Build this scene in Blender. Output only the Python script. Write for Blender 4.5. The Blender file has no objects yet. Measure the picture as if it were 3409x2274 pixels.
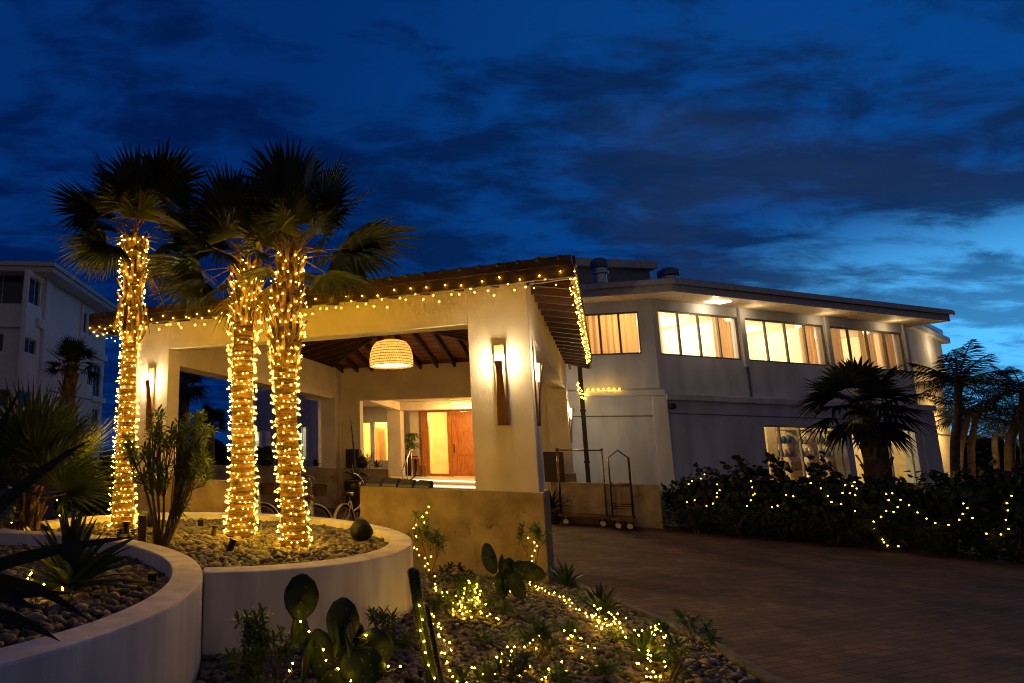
import bpy, math, random
import numpy as np
from mathutils import Vector, Matrix
R = random.Random(7)
C = bpy.context.scene.collection
scn = bpy.context.scene
PI = math.pi

# ---------------------------------------------------------------- camera
F_, PX, PY, PITCH, ROLL, EYE = 2085., 871., 1137., .1709, .0094, 2.0
cd = bpy.data.cameras.new('camera'); cam = bpy.data.objects.new('camera', cd); C.objects.link(cam)
fw = Vector((0, math.cos(PITCH), math.sin(PITCH))); u0 = Vector((0, -math.sin(PITCH), math.cos(PITCH))); r0 = Vector((1, 0, 0))
rt = r0*math.cos(ROLL) + u0*math.sin(ROLL); up = -r0*math.sin(ROLL) + u0*math.cos(ROLL)
M = Matrix((rt, up, -fw)).transposed().to_4x4(); M.translation = (0, 0, EYE)
cam.matrix_world = M
cd.sensor_width = 36; cd.lens = F_/3409*36; cd.shift_x = (1704.5-PX)/3409; cd.shift_y = 0
cd.clip_start = .05; cd.clip_end = 8000
scn.camera = cam
scn.view_settings.view_transform = 'Standard'; scn.view_settings.look = 'None'
scn.view_settings.exposure = 0; scn.view_settings.gamma = 1
scn.cycles.use_denoising = True; scn.cycles.filter_width = 1.1
scn.cycles.max_bounces = 5; scn.cycles.diffuse_bounces = 3; scn.cycles.glossy_bounces = 2
scn.cycles.transmission_bounces = 4; scn.cycles.transparent_max_bounces = 6
scn.cycles.sample_clamp_indirect = 4

# ---------------------------------------------------------------- sky (dusk, broken cloud, glow low in the north-east)
w = bpy.data.worlds.new('World'); scn.world = w; w.use_nodes = True
nt = w.node_tree; N = nt.nodes; L = nt.links; N.clear()
def nn(t, **k):
    n = N.new(t)
    for a, b in k.items(): setattr(n, a, b)
    return n
def mth(op, a, b=None, clamp=False):
    n = nn('ShaderNodeMath', operation=op, use_clamp=clamp)
    for i, x in enumerate((a, b)):
        if x is None: continue
        if isinstance(x, (int, float)): n.inputs[i].default_value = x
        else: L.new(x, n.inputs[i])
    return n.outputs[0]
def mixc(f, a, b):
    n = nn('ShaderNodeMix', data_type='RGBA')
    if isinstance(f, (int, float)): n.inputs[0].default_value = f
    else: L.new(f, n.inputs[0])
    for i, x in ((6, a), (7, b)):
        if isinstance(x, tuple): n.inputs[i].default_value = (*x, 1)
        else: L.new(x, n.inputs[i])
    return n.outputs[2]
def mrange(x, a, b, c=0., d=1.):
    n = nn('ShaderNodeMapRange', interpolation_type='SMOOTHSTEP')
    L.new(x, n.inputs[0])
    for i, q in enumerate((a, b, c, d)): n.inputs[i+1].default_value = q
    return n.outputs[0]
tc = nn('ShaderNodeTexCoord'); D = tc.outputs['Generated']
sep = nn('ShaderNodeSeparateXYZ'); L.new(D, sep.inputs[0])
X, Y, Z = sep.outputs
def dotd(v):
    v = Vector(v).normalized(); n = nn('ShaderNodeVectorMath', operation='DOT_PRODUCT'); L.new(D, n.inputs[0]); n.inputs[1].default_value = v
    return n.outputs['Value']
az = math.radians(58)
glow = mrange(dotd((math.sin(az)*.995, math.cos(az)*.995, .07)), math.cos(math.radians(27)), math.cos(math.radians(8)))
glow = mth('MULTIPLY', glow, mrange(Z, .31, .14))
side = mrange(dotd((math.sin(az), math.cos(az), .12)), .50, 1.0)
zz = mth('ADD', mth('MAXIMUM', Z, 0.), .16)
cmb = nn('ShaderNodeCombineXYZ'); L.new(mth('DIVIDE', X, zz), cmb.inputs[0]); L.new(mth('DIVIDE', Y, zz), cmb.inputs[1])
mp = nn('ShaderNodeMapping'); L.new(cmb.outputs[0], mp.inputs[0])
mp.inputs['Rotation'].default_value = (0, 0, math.radians(-28)); mp.inputs['Scale'].default_value = (.75, 1.35, 1)
def noise(scale, detail, rough, dist, vec):
    n = nn('ShaderNodeTexNoise'); n.inputs['Scale'].default_value = scale; n.inputs['Detail'].default_value = detail
    n.inputs['Roughness'].default_value = rough; n.inputs['Distortion'].default_value = dist; L.new(vec, n.inputs['Vector']); return n.outputs[0]
n1 = noise(1.25, 9, .62, .3, mp.outputs[0]); n2 = noise(4.6, 9, .64, .35, mp.outputs[0])
nmix = mth('ADD', mth('MULTIPLY', n1, .52), mth('MULTIPLY', n2, .48))
cloud = mrange(nmix, .42, .56)
clear = mixc(side, (.0009, .026, .150), (.002, .056, .255))
clear = mixc(glow, clear, (.10, .56, 1.15))
cl = mixc(side, (.0003, .0095, .068), (.0020, .021, .094))
cl = mixc(glow, cl, (.008, .055, .19))
ccov = mth('MULTIPLY', cloud, mth('SUBTRACT', 1.0, mth('MULTIPLY', glow, .35)))
front = mixc(ccov, clear, cl)
# warm-grey veil of cloud low in the east
veil = mth('MULTIPLY', mrange(dotd((math.sin(math.radians(40)), math.cos(math.radians(40)), .36)), .955, 1.0), mrange(n1, .42, .62))
front = mixc(mth('MULTIPLY', veil, .30), front, (.026, .047, .105))
# unseen sky behind the camera, lightened as added fill for the foreground walls
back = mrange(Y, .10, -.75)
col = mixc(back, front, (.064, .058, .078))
low = mrange(Z, -.02, -.10)
col = mixc(low, col, (.01, .012, .02))
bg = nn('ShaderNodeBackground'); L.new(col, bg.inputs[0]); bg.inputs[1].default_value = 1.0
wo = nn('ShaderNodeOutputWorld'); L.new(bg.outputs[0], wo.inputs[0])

# the last of the daylight, from the bright gap low on the right
sd = bpy.data.lights.new('sun', 'SUN'); sd.energy = .03; sd.angle = math.radians(15); sd.color = (.55, .75, 1)
so = bpy.data.objects.new('sun', sd); C.objects.link(so)
so.rotation_euler = Vector((-math.sin(az), -math.cos(az), -.12)).to_track_quat('-Z', 'Y').to_euler()

# ---------------------------------------------------------------- measuring helpers: photograph pixel -> place
O = np.array([0, 0, EYE])
def ray(x, y):
    xr = (x-PX)/F_; zr = -(y-PY)/F_; c, s = math.cos(ROLL), math.sin(ROLL)
    a = xr*c - zr*s; b = xr*s + zr*c
    return np.array([a, math.cos(PITCH) - math.sin(PITCH)*b, math.sin(PITCH) + math.cos(PITCH)*b])
def gz(x, y, z=0.):
    d = ray(x, y); return O + d*((z-EYE)/d[2])
def atY(x, y, Yd):
    d = ray(x, y); return O + d*(Yd/d[1])
def pl(x, y, P, n):
    d = ray(x, y); return O + d*(np.dot(np.asarray(P)-O, n)/np.dot(d, n))
K = 3409/2351.
def k2(p): return (p[0]*K, p[1]*K)

# ---------------------------------------------------------------- mesh helpers
base = {}
class MB:
    def __init__(s, fr=None): s.v = []; s.f = []; s.fr = fr
    def add(s, v, f):
        n = len(s.v)
        if s.fr is not None:
            o, ex, ey = s.fr; v = [o + p[0]*ex + p[1]*ey + np.array([0, 0, p[2]]) for p in v]
        s.v.extend([tuple(map(float, p)) for p in v]); s.f.extend([tuple(i+n for i in q) for q in f]); return s
    def box(s, x0, x1, y0, y1, z0, z1):
        return s.add([(x0,y0,z0),(x1,y0,z0),(x1,y1,z0),(x0,y1,z0),(x0,y0,z1),(x1,y0,z1),(x1,y1,z1),(x0,y1,z1)],
            [(0,3,2,1),(4,5,6,7),(0,1,5,4),(1,2,6,5),(2,3,7,6),(3,0,4,7)])
    def hexa(s, b, t):
        return s.add(list(b)+list(t), [(0,3,2,1),(4,5,6,7),(0,1,5,4),(1,2,6,5),(2,3,7,6),(3,0,4,7)])
    def beam(s, a, b, w, h, upv=(0,0,1)):
        a = np.array(a, float); b = np.array(b, float); d = b-a; d /= np.linalg.norm(d)
        sd = np.cross(d, upv); sd /= np.linalg.norm(sd); u = np.cross(sd, d)
        q = [(-1,-1),(1,-1),(1,1),(-1,1)]
        return s.hexa([a+sd*w/2*i+u*h/2*j for i, j in q], [b+sd*w/2*i+u*h/2*j for i, j in q])
    def prism(s, poly, z0, z1):
        n = len(poly)
        return s.add([(x,y,z0) for x,y in poly]+[(x,y,z1) for x,y in poly],
            [tuple(range(n-1,-1,-1)), tuple(range(n,2*n))]+[(i,(i+1)%n,n+(i+1)%n,n+i) for i in range(n)])
    def tube(s, path, rad, n=8, cap=True):
        P = [np.array(p, float) for p in path]
        if not hasattr(rad, '__len__'): rad = [rad]*len(P)
        v = []; f = []; u = None
        for i, p in enumerate(P):
            t = P[min(i+1, len(P)-1)] - P[max(i-1, 0)]; t = t/(np.linalg.norm(t)+1e-9)
            if u is None:
                a = np.array([0,0,1.]) if abs(t[2]) < .9 else np.array([1.,0,0]); u = np.cross(a, t)
            u = u - t*np.dot(u, t); u /= np.linalg.norm(u)+1e-9; wv = np.cross(t, u)
            for k in range(n):
                a = 2*PI*k/n; v.append(p + rad[i]*(math.cos(a)*u + math.sin(a)*wv))
        for i in range(len(P)-1):
            for k in range(n):
                f.append((i*n+k, i*n+(k+1)%n, (i+1)*n+(k+1)%n, (i+1)*n+k))
        if cap: f.append(tuple(range(n-1,-1,-1))); f.append(tuple(range((len(P)-1)*n, len(P)*n)))
        return s.add(v, f)
    def lathe(s, prof, c, n=24, sx=1, sy=1, ax=None):
        v = []; f = []
        for r, z in prof:
            for k in range(n):
                a = 2*PI*k/n
                p = np.array([r*math.cos(a)*sx, r*math.sin(a)*sy, z])
                if ax is not None: p = ax @ p
                v.append(np.array(c)+p)
        for i in range(len(prof)-1):
            for k in range(n): f.append((i*n+k, i*n+(k+1)%n, (i+1)*n+(k+1)%n, (i+1)*n+k))
        return s.add(v, f)
    def ribbon(s, path, wid, side, fold=0.):
        # a leaf blade: ribbon along path; side = sideways vector(s); fold lifts both edges
        v = []; f = []; n = len(path); m = 0
        for i, p in enumerate(path):
            p = np.array(p, float); sd = np.array(side[i] if hasattr(side[0], '__len__') else side, float); w_ = wid[i]
            t = np.array(path[min(i+1,n-1)])-np.array(path[max(i-1,0)]); nr = np.cross(sd, t); nr /= np.linalg.norm(nr)+1e-9
            v += [p-sd*w_/2+nr*fold*w_, p, p+sd*w_/2+nr*fold*w_] if fold else [p-sd*w_/2, p+sd*w_/2]
        m = 3 if fold else 2
        for i in range(n-1):
            for j in range(m-1): f.append((i*m+j, i*m+j+1, (i+1)*m+j+1, (i+1)*m+j))
        return s.add(v, f)
    def build(s, name, mat, parent=None, smooth=False, bev=0, loc=None):
        V = np.array(s.v, float)
        if parent is not None: b = base[parent]
        elif loc is not None: b = np.array(loc, float)
        else: b = np.array([V[:,0].mean(), V[:,1].mean(), V[:,2].min()])
        me = bpy.data.meshes.new(name); me.from_pydata((V-b).tolist(), [], s.f); me.materials.append(mat)
        if smooth: me.polygons.foreach_set('use_smooth', [True]*len(me.polygons))
        o = bpy.data.objects.new(name, me); C.objects.link(o); base[o] = b
        if parent is not None: o.parent = parent
        else: o.location = b
        if bev:
            md = o.modifiers.new('bevel', 'BEVEL'); md.width = bev; md.segments = 2; md.limit_method = 'ANGLE'
        return o
def np_mesh(name, V, T, mat, parent=None, smooth=True, loc=None, colors=None):
    b = base[parent] if parent is not None else (np.array(loc, float) if loc is not None else np.array([V[:,0].mean(), V[:,1].mean(), V[:,2].min()]))
    me = bpy.data.meshes.new(name); k = T.shape[1]
    me.vertices.add(len(V)); me.vertices.foreach_set('co', (V-b).astype(np.float32).ravel())
    me.loops.add(T.size); me.loops.foreach_set('vertex_index', T.astype(np.int32).ravel())
    me.polygons.add(len(T)); me.polygons.foreach_set('loop_start', np.arange(0, T.size, k, dtype=np.int32))
    me.polygons.foreach_set('use_smooth', np.full(len(T), smooth)); me.update(calc_edges=True)
    me.materials.append(mat)
    if colors is not None:
        ca = me.color_attributes.new('tint', 'FLOAT_COLOR', 'POINT')
        ca.data.foreach_set('color', np.c_[colors, np.ones(len(colors))].astype(np.float32).ravel())
    o = bpy.data.objects.new(name, me); C.objects.link(o); base[o] = b
    if parent is not None: o.parent = parent
    else: o.location = b
    return o
def tag(o, label=None, cat=None, group=None, kind=None):
    for a, b in (('label', label), ('category', cat), ('group', group), ('kind', kind)):
        if b: o[a] = b
    return o
def thing(name, loc, label, cat, group=None):
    o = bpy.data.objects.new(name, None); C.objects.link(o); o.empty_display_size = .2
    o.location = tuple(float(q) for q in loc); base[o] = np.array(loc, float)
    return tag(o, label, cat, group)
def light(name, kind, loc, energy, col, parent=None, size=.1, **k):
    d = bpy.data.lights.new(name, kind); d.energy = energy; d.color = col
    if kind == 'POINT': d.shadow_soft_size = size
    o = bpy.data.objects.new(name, d); C.objects.link(o)
    if parent is not None: o.parent = parent; o.location = tuple(np.array(loc)-base[parent])
    else: o.location = tuple(loc)
    for a, b in k.items(): setattr(d, a, b)
    return o
def frame(o, ang):
    return (np.array(o, float), np.array([math.cos(ang), math.sin(ang), 0]), np.array([-math.sin(ang), math.cos(ang), 0]))
def wall_with(mb, s0, s1, d0, d1, z0, z1, ops):
    br = sorted({s0, s1, *[q for o in ops for q in o[:2]]})
    for a, b in zip(br, br[1:]):
        m = (a+b)/2; cur = z0
        for o in sorted([o for o in ops if o[0] < m < o[1]], key=lambda q: q[2]):
            if o[2] > cur: mb.box(a, b, d0, d1, cur, o[2])
            cur = o[3]
        if cur < z1: mb.box(a, b, d0, d1, cur, z1)
    return mb

# ---------------------------------------------------------------- materials
def mat(name, col, rough=.75, var=.12, scale=6., bump=0., bscale=60., metal=0., spec=.35, stretch=None, trans=0., col2=None, detail=4, tint=False, lo=.35, hi=.65):
    m = bpy.data.materials.new(name); m.use_nodes = True; t = m.node_tree; n = t.nodes; l = t.links
    b = n['Principled BSDF']; b.inputs['Roughness'].default_value = rough; b.inputs['Metallic'].default_value = metal
    b.inputs['Specular IOR Level'].default_value = spec
    tc = n.new('ShaderNodeTexCoord'); vec = tc.outputs['Object']
    if stretch:
        mp = n.new('ShaderNodeMapping'); mp.inputs['Scale'].default_value = stretch; l.new(vec, mp.inputs[0]); vec = mp.outputs[0]
    nz = n.new('ShaderNodeTexNoise'); nz.inputs['Scale'].default_value = scale; nz.inputs['Detail'].default_value = detail; l.new(vec, nz.inputs['Vector'])
    cr = n.new('ShaderNodeValToRGB'); e = cr.color_ramp.elements
    c2 = col2 or tuple(min(1, q*(1+var)) for q in col); c1 = col if col2 else tuple(q*(1-var) for q in col)
    e[0].position = lo; e[0].color = (*c1, 1); e[1].position = hi; e[1].color = (*c2, 1); l.new(nz.outputs[0], cr.inputs[0])
    out = cr.outputs[0]
    if tint:
        at = n.new('ShaderNodeAttribute'); at.attribute_name = 'tint'; mx = n.new('ShaderNodeMix'); mx.data_type = 'RGBA'; mx.blend_type = 'MULTIPLY'
        mx.inputs[0].default_value = 1; l.new(out, mx.inputs[6]); l.new(at.outputs['Color'], mx.inputs[7]); out = mx.outputs[2]
    l.new(out, b.inputs['Base Color'])
    if bump:
        n2 = n.new('ShaderNodeTexNoise'); n2.inputs['Scale'].default_value = bscale; n2.inputs['Detail'].default_value = 3; l.new(vec, n2.inputs['Vector'])
        bp = n.new('ShaderNodeBump'); bp.inputs['Strength'].default_value = bump; bp.inputs['Distance'].default_value = .02; l.new(n2.outputs[0], bp.inputs['Height']); l.new(bp.outputs[0], b.inputs['Normal'])
    if trans:
        tr = n.new('ShaderNodeBsdfTranslucent'); l.new(out, tr.inputs[0]); ms = n.new('ShaderNodeMixShader'); ms.inputs[0].default_value = trans
        l.new(b.outputs[0], ms.inputs[1]); l.new(tr.outputs[0], ms.inputs[2]); l.new(ms.outputs[0], n['Material Output'].inputs[0])
    return m
def emit(name, col, s, sampling=None):
    m = bpy.data.materials.new(name); m.use_nodes = True; t = m.node_tree; n = t.nodes; n.clear()
    e = n.new('ShaderNodeEmission'); e.inputs[0].default_value = (*col, 1); e.inputs[1].default_value = s
    o = n.new('ShaderNodeOutputMaterial'); t.links.new(e.outputs[0], o.inputs[0])
    if sampling: m.cycles.emission_sampling = sampling
    return m
def glassm(name, tint=(.9,.95,1), refl=.12):
    m = bpy.data.materials.new(name); m.use_nodes = True; t = m.node_tree; n = t.nodes; n.clear()
    g = n.new('ShaderNodeBsdfGlossy'); g.inputs['Roughness'].default_value = .02; tr = n.new('ShaderNodeBsdfTransparent'); tr.inputs[0].default_value = (*tint, 1)
    lw = n.new('ShaderNodeFresnel'); lw.inputs[0].default_value = 1.5
    ad = n.new('ShaderNodeMath'); ad.operation = 'MULTIPLY_ADD'; ad.inputs[1].default_value = 1.2; ad.inputs[2].default_value = refl*.2; t.links.new(lw.outputs[0], ad.inputs[0])
    ge = n.new('ShaderNodeNewGeometry'); iv = n.new('ShaderNodeMath'); iv.operation = 'SUBTRACT'; iv.inputs[0].default_value = 1; t.links.new(ge.outputs['Backfacing'], iv.inputs[1])
    m2 = n.new('ShaderNodeMath'); m2.operation = 'MULTIPLY'; t.links.new(ad.outputs[0], m2.inputs[0]); t.links.new(iv.outputs[0], m2.inputs[1])
    mx = n.new('ShaderNodeMixShader'); t.links.new(m2.outputs[0], mx.inputs[0]); t.links.new(tr.outputs[0], mx.inputs[1]); t.links.new(g.outputs[0], mx.inputs[2])
    o = n.new('ShaderNodeOutputMaterial'); t.links.new(mx.outputs[0], o.inputs[0]); return m
def stone_mat(name, c1, c2, dark):
    m = mat(name, c1, rough=.8, col2=c2, scale=2.2, bump=.25, bscale=25, detail=8, lo=.3, hi=.7)
    t = m.node_tree; n = t.nodes; l = t.links; b = n['Principled BSDF']; src = b.inputs['Base Color'].links[0].from_socket
    tc = n['Texture Coordinate']
    v = n.new('ShaderNodeTexNoise'); v.inputs['Scale'].default_value = 5.; v.inputs['Detail'].default_value = 9; v.inputs['Roughness'].default_value = .7; v.inputs['Distortion'].default_value = 1.2; l.new(tc.outputs['Object'], v.inputs['Vector'])
    r = n.new('ShaderNodeValToRGB'); r.color_ramp.elements[0].position = .30; r.color_ramp.elements[0].color = (1,1,1,1); r.color_ramp.elements[1].position = .40; r.color_ramp.elements[1].color = (0,0,0,1)
    l.new(v.outputs[0], r.inputs[0]); mx = n.new('ShaderNodeMix'); mx.data_type = 'RGBA'; l.new(r.outputs[0], mx.inputs[0]); l.new(src, mx.inputs[6]); mx.inputs[7].default_value = (*dark, 1)
    l.new(mx.outputs[2], b.inputs['Base Color']); return m
stucco = mat('white_stucco', (.66,.59,.49), rough=.9, var=.09, scale=1.6, bump=.35, bscale=120)
stucco_b = mat('building_stucco', (.54,.55,.62), rough=.9, var=.16, scale=1.5, stretch=(1,1,.3), bump=.3, bscale=90)
planter_m = mat('planter_plaster', (.74,.70,.65), rough=.85, var=.17, scale=1.7, stretch=(2.5,2.5,.45), detail=7, bump=.25, bscale=140)
stone = stone_mat('coral_stone', (.20,.15,.085), (.44,.35,.225), (.09,.055,.028))
woodD = mat('dark_wood', (.050,.021,.010), rough=.55, var=.35, scale=3, stretch=(1,1,8), bump=.1)
woodC = mat('ceiling_board', (.34,.12,.045), rough=.5, var=.3, scale=2.5, bump=.1)
woodF = mat('fascia_wood', (.045,.024,.014), rough=.6, var=.35, scale=3, bump=.15, bscale=20)
tile_m = mat('roof_tile', (.05,.045,.045), rough=.7, var=.4, scale=3, bump=.2)
woodT = mat('stained_wood', (.16,.075,.03), rough=.45, var=.3, scale=4, stretch=(6,6,1), bump=.1)
door_m = mat('cedar_door', (.30,.095,.022), rough=.4, col2=(.50,.19,.05), scale=3.5, stretch=(9,9,.8), bump=.12, detail=6)
metalK = mat('black_metal', (.015,.017,.018), rough=.45, metal=.3)
metalG = mat('green_fixture_paint', (.006,.011,.012), rough=.5, metal=.2)
brass = mat('brass', (.26,.17,.075), rough=.25, metal=1)
steel = mat('steel', (.5,.48,.45), rough=.3, metal=1)
white_p = mat('cream_bike_paint', (.70,.66,.58), rough=.35, spec=.5)
rubber = mat('rubber', (.02,.02,.02), rough=.8)
leather = mat('brown_leather', (.10,.03,.012), rough=.4)
pot_m = mat('dark_ceramic', (.03,.018,.015), rough=.35)
fabric = mat('charcoal_fabric', (.045,.045,.045), rough=.95, bump=.3, bscale=300)
fabric2 = mat('grey_fabric', (.13,.125,.11), rough=.95, bump=.3, bscale=300)
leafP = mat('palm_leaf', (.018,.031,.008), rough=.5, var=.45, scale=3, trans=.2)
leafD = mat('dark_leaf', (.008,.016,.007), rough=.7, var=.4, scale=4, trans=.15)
leafY = mat('yucca_leaf', (.034,.060,.018), rough=.5, var=.4, scale=4, trans=.2)
leafS = mat('shrub_leaf', (.10,.165,.040), rough=.5, var=.35, scale=6, trans=.25)
leafA = mat('agave_leaf', (.035,.065,.035), rough=.4, var=.3, scale=5, trans=.08)
leafB = mat('brown_leaf', (.09,.055,.022), rough=.8, var=.4, scale=5, trans=.15)
leafH = mat('hedge_leaf', (.016,.030,.009), rough=.65, var=.5, scale=3, trans=.2)
cactus_m = mat('cactus_skin', (.022,.042,.016), rough=.55, var=.3, scale=9, bump=.2, bscale=40)
spine_m = mat('cactus_spine', (.5,.42,.28), rough=.6)
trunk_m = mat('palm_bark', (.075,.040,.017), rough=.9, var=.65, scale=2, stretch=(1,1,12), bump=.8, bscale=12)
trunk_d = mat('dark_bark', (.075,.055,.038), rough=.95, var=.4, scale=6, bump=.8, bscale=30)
boot_m = mat('leaf_base', (.17,.105,.055), rough=.8, var=.35, scale=5, bump=.3)
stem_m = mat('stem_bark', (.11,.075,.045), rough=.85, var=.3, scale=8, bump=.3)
pebble_m = mat('pebble', (.155,.14,.12), rough=.7, var=.2, scale=9, bump=.15, tint=True)
soil_m = mat('soil', (.05,.04,.03), rough=1, var=.4, scale=9, bump=.5)
cable_m = mat('clear_cable', (.16,.12,.05), rough=.5)
wicker = mat('wicker', (.42,.22,.07), rough=.7, var=.4, scale=30, trans=.35)
white_in = mat('lamp_liner', (.85,.80,.70), rough=.8, trans=.2)
curtain_m = mat('curtain_cloth', (.64,.43,.24), rough=.9, var=.22, scale=1., stretch=(9,9,.15), trans=.45, detail=2)  # vertical stripes in the cloth colour paint the light and dark of folds
room_m = mat('room_paint', (.78,.68,.52), rough=.9, var=.03)
frame_m = mat('window_frame', (.10,.095,.095), rough=.5)
frame_w = mat('pale_window_frame', (.50,.48,.46), rough=.5)
glass = glassm('window_glass'); glassd = mat('dark_window_glass', (.010,.011,.014), rough=.08, spec=.6)
metal_roof = mat('metal_roof', (.10,.14,.20), rough=.35, metal=.6, var=.15)
curb_m = mat('curb_stone', (.10,.09,.085), rough=.9, var=.3, scale=8, bump=.4)
BULB = emit('bulb_glow', (1, .50, .020), 190.); BULB_BED = emit('bed_bulb_glow', (1, .52, .022), 110.); BULB_HEDGE = emit('hedge_bulb_glow', (1, .55, .03), 26.)

def dots(m, scale, col):
    t = m.node_tree; n = t.nodes; l = t.links; b = n['Principled BSDF']; src = b.inputs['Base Color'].links[0].from_socket
    v = n.new('ShaderNodeTexVoronoi'); v.inputs['Scale'].default_value = scale; l.new(n['Texture Coordinate'].outputs['Object'], v.inputs['Vector'])
    r = n.new('ShaderNodeValToRGB'); r.color_ramp.elements[0].position = .10; r.color_ramp.elements[0].color = (1,1,1,1); r.color_ramp.elements[1].position = .17; r.color_ramp.elements[1].color = (0,0,0,1); l.new(v.outputs['Distance'], r.inputs[0])
    mx = n.new('ShaderNodeMix'); mx.data_type = 'RGBA'; l.new(r.outputs[0], mx.inputs[0]); l.new(src, mx.inputs[6]); mx.inputs[7].default_value = (*col, 1); l.new(mx.outputs[2], b.inputs['Base Color'])
pad_m = mat('cactus_pad_skin', (.022,.042,.016), rough=.6, var=.5, scale=7, bump=.25, bscale=30); dots(pad_m, 20, (.24,.20,.11))
# ---------------------------------------------------------------- ground, drive, sea
def paver_mat():
    m = mat('brick_paver', (.092,.051,.037), rough=.8, var=.5, scale=1.1, detail=8)
    t = m.node_tree; n = t.nodes; l = t.links; b = n['Principled BSDF']; src = b.inputs['Base Color'].links[0].from_socket
    mp = n.new('ShaderNodeMapping'); mp.inputs['Rotation'].default_value = (0,0,math.radians(-20)); l.new(n['Texture Coordinate'].outputs['Object'], mp.inputs[0])
    br = n.new('ShaderNodeTexBrick'); l.new(mp.outputs[0], br.inputs[0]); br.inputs['Scale'].default_value = 1
    br.inputs['Brick Width'].default_value = .24; br.inputs['Row Height'].default_value = .12; br.inputs['Mortar Size'].default_value = .007; br.inputs['Bias'].default_value = -.1
    br.inputs['Color1'].default_value = (.62,.55,.5,1); br.inputs['Color2'].default_value = (1.25,1.15,1.05,1); br.inputs['Mortar'].default_value = (.25,.22,.2,1)
    mx = n.new('ShaderNodeMix'); mx.data_type = 'RGBA'; mx.blend_type = 'MULTIPLY'; mx.inputs[0].default_value = 1
    l.new(src, mx.inputs[6]); l.new(br.outputs[0], mx.inputs[7]); l.new(mx.outputs[2], b.inputs['Base Color'])
    bp = n.new('ShaderNodeBump'); bp.inputs['Strength'].default_value = .6; bp.inputs['Distance'].default_value = .01
    iv = n.new('ShaderNodeMath'); iv.operation = 'SUBTRACT'; iv.inputs[0].default_value = 1; l.new(br.outputs['Fac'], iv.inputs[1])
    nz = n.new('ShaderNodeTexNoise'); nz.inputs['Scale'].default_value = 9; l.new(mp.outputs[0], nz.inputs['Vector'])
    ad = n.new('ShaderNodeMath'); ad.operation = 'ADD'; l.new(iv.outputs[0], ad.inputs[0]); l.new(nz.outputs[0], ad.inputs[1])
    l.new(ad.outputs[0], bp.inputs['Height']); l.new(bp.outputs[0], b.inputs['Normal'])
    return m
paver = paver_mat()
def sheet(name, poly, z, m):
    o = MB().add([(x,y,z) for x,y in poly], [tuple(range(len(poly)))]).build(name, m, loc=(0,0,0)); return tag(o, kind='structure')
sheet('ground', [(-150,-30),(250,-30),(250,150),(-150,150)], -.03, mat('earth', (.03,.028,.02), rough=1, var=.4, scale=.8))
sheet('sea', [(-3000,150),(4000,150),(4000,6000),(-3000,6000)], -1.0, mat('sea_water', (.01,.03,.06), rough=.25))
sheet('driveway', [(-22,-4),(34,-4),(34,30),(-22,30)], 0, paver)

# ---------------------------------------------------------------- the portico: local axes u (along the front, to the right), v (back), z
CO = np.array([4.4627, 10.1242, 0.]); FA = -.50
FR = frame(CO, FA); U = FR[1]; VV = FR[2]
def P(u, v, z=0.): return CO + u*U + v*VV + np.array([0,0,z])
def uvz(p): d = np.asarray(p)-CO; return d@U, d@VV, d[2]
por = thing('portico', CO, 'cream stucco drive-through portico with dark tiled hip roof edged in fairy lights', 'portico')
def pbox(name, m, *b, bev=.006, parent=por): return MB(FR).box(*b).build(name, m, parent, bev=bev)
EZ = 4.62; WZ = 4.99
# columns stand on stone bases
def column(u0, u1, v0, v1, top=WZ, bz=1.37):
    c = pbox('column', stucco, u0, u1, v0, v1, bz-.01, top)
    pbox('stone_base', stone, u0-.05, u1+.06, v0-.07, v1+.08, 0, bz, bev=0, parent=c); return c
base_of = {}
_c = por
column(-1.03, -.06, .0, 1.05)
column(-8.35, -7.42, .0, .43)
column(-.60, -.05, 10.3, 11.35)
column(-8.15, -7.6, 10.2, 10.69)
pbox('front_beam', stucco, -7.42, -1.03, .0, .43, 4.17, WZ)
pbox('side_beam', stucco, -.49, -.06, 1.05, 10.3, 3.95, WZ)
lb = MB(FR).hexa([(-8.0,.43,3.85),(-7.43,.43,3.85),(-7.66,10.2,3.85),(-8.2,10.2,3.85)], [(-8.0,.43,WZ),(-7.43,.43,WZ),(-7.66,10.2,WZ),(-8.2,10.2,WZ)]); lb.build('side_beam', stucco, por)
bw = MB(FR); wall_with(bw, -7.6, -.6, 10.7, 11.05, 0, WZ, [(-6.85,-1.0,-1,3.79)]); bw.build('back_wall', stucco, por)
# roof: eave line, hip up to a short ridge
e0, e1, f0, f1 = -9.25, .66, -.56, 11.6
def roofz(d): return EZ+.36 + .21*d
rf = MB(FR); cu = (e0+e1)/2; mid = (e1-e0)/2
ridge = [(cu, f0+mid, roofz(mid)), (cu, f1-mid, roofz(mid))]
zt = roofz(0)
rf.add([(e0,f0,zt),(e1,f0,zt),(e1,f1,zt),(e0,f1,zt),ridge[0],ridge[1]], [(0,1,4),(1,2,5,4),(2,3,5),(3,0,4,5)])
roof = rf.build('roof', tile_m, por)
# tile courses: barrel tiles along the front and right slopes
tl = MB(FR)
for i in range(33):
    u = e0+.15+i*.3
    tl.tube([(u, f0-.06, zt+.0), (u, f0+1.1, zt+.20)], [.045,.04], 7)
    tl.tube([(u, f0+1.0, zt+.215), (u, f0+2.1, zt+.42)], [.045,.04], 7)
for i in range(40):
    v = f0+.75+i*.29
    tl.tube([(e1+.06, v, zt+.0), (e1-1.1, v, zt+.2)], [.045,.04], 7)
    tl.tube([(e0-.06, v, zt+.0), (e0+1.1, v, zt+.2)], [.045,.04], 7)
tl.build('roof_tiles', tile_m, por, smooth=True)
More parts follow.
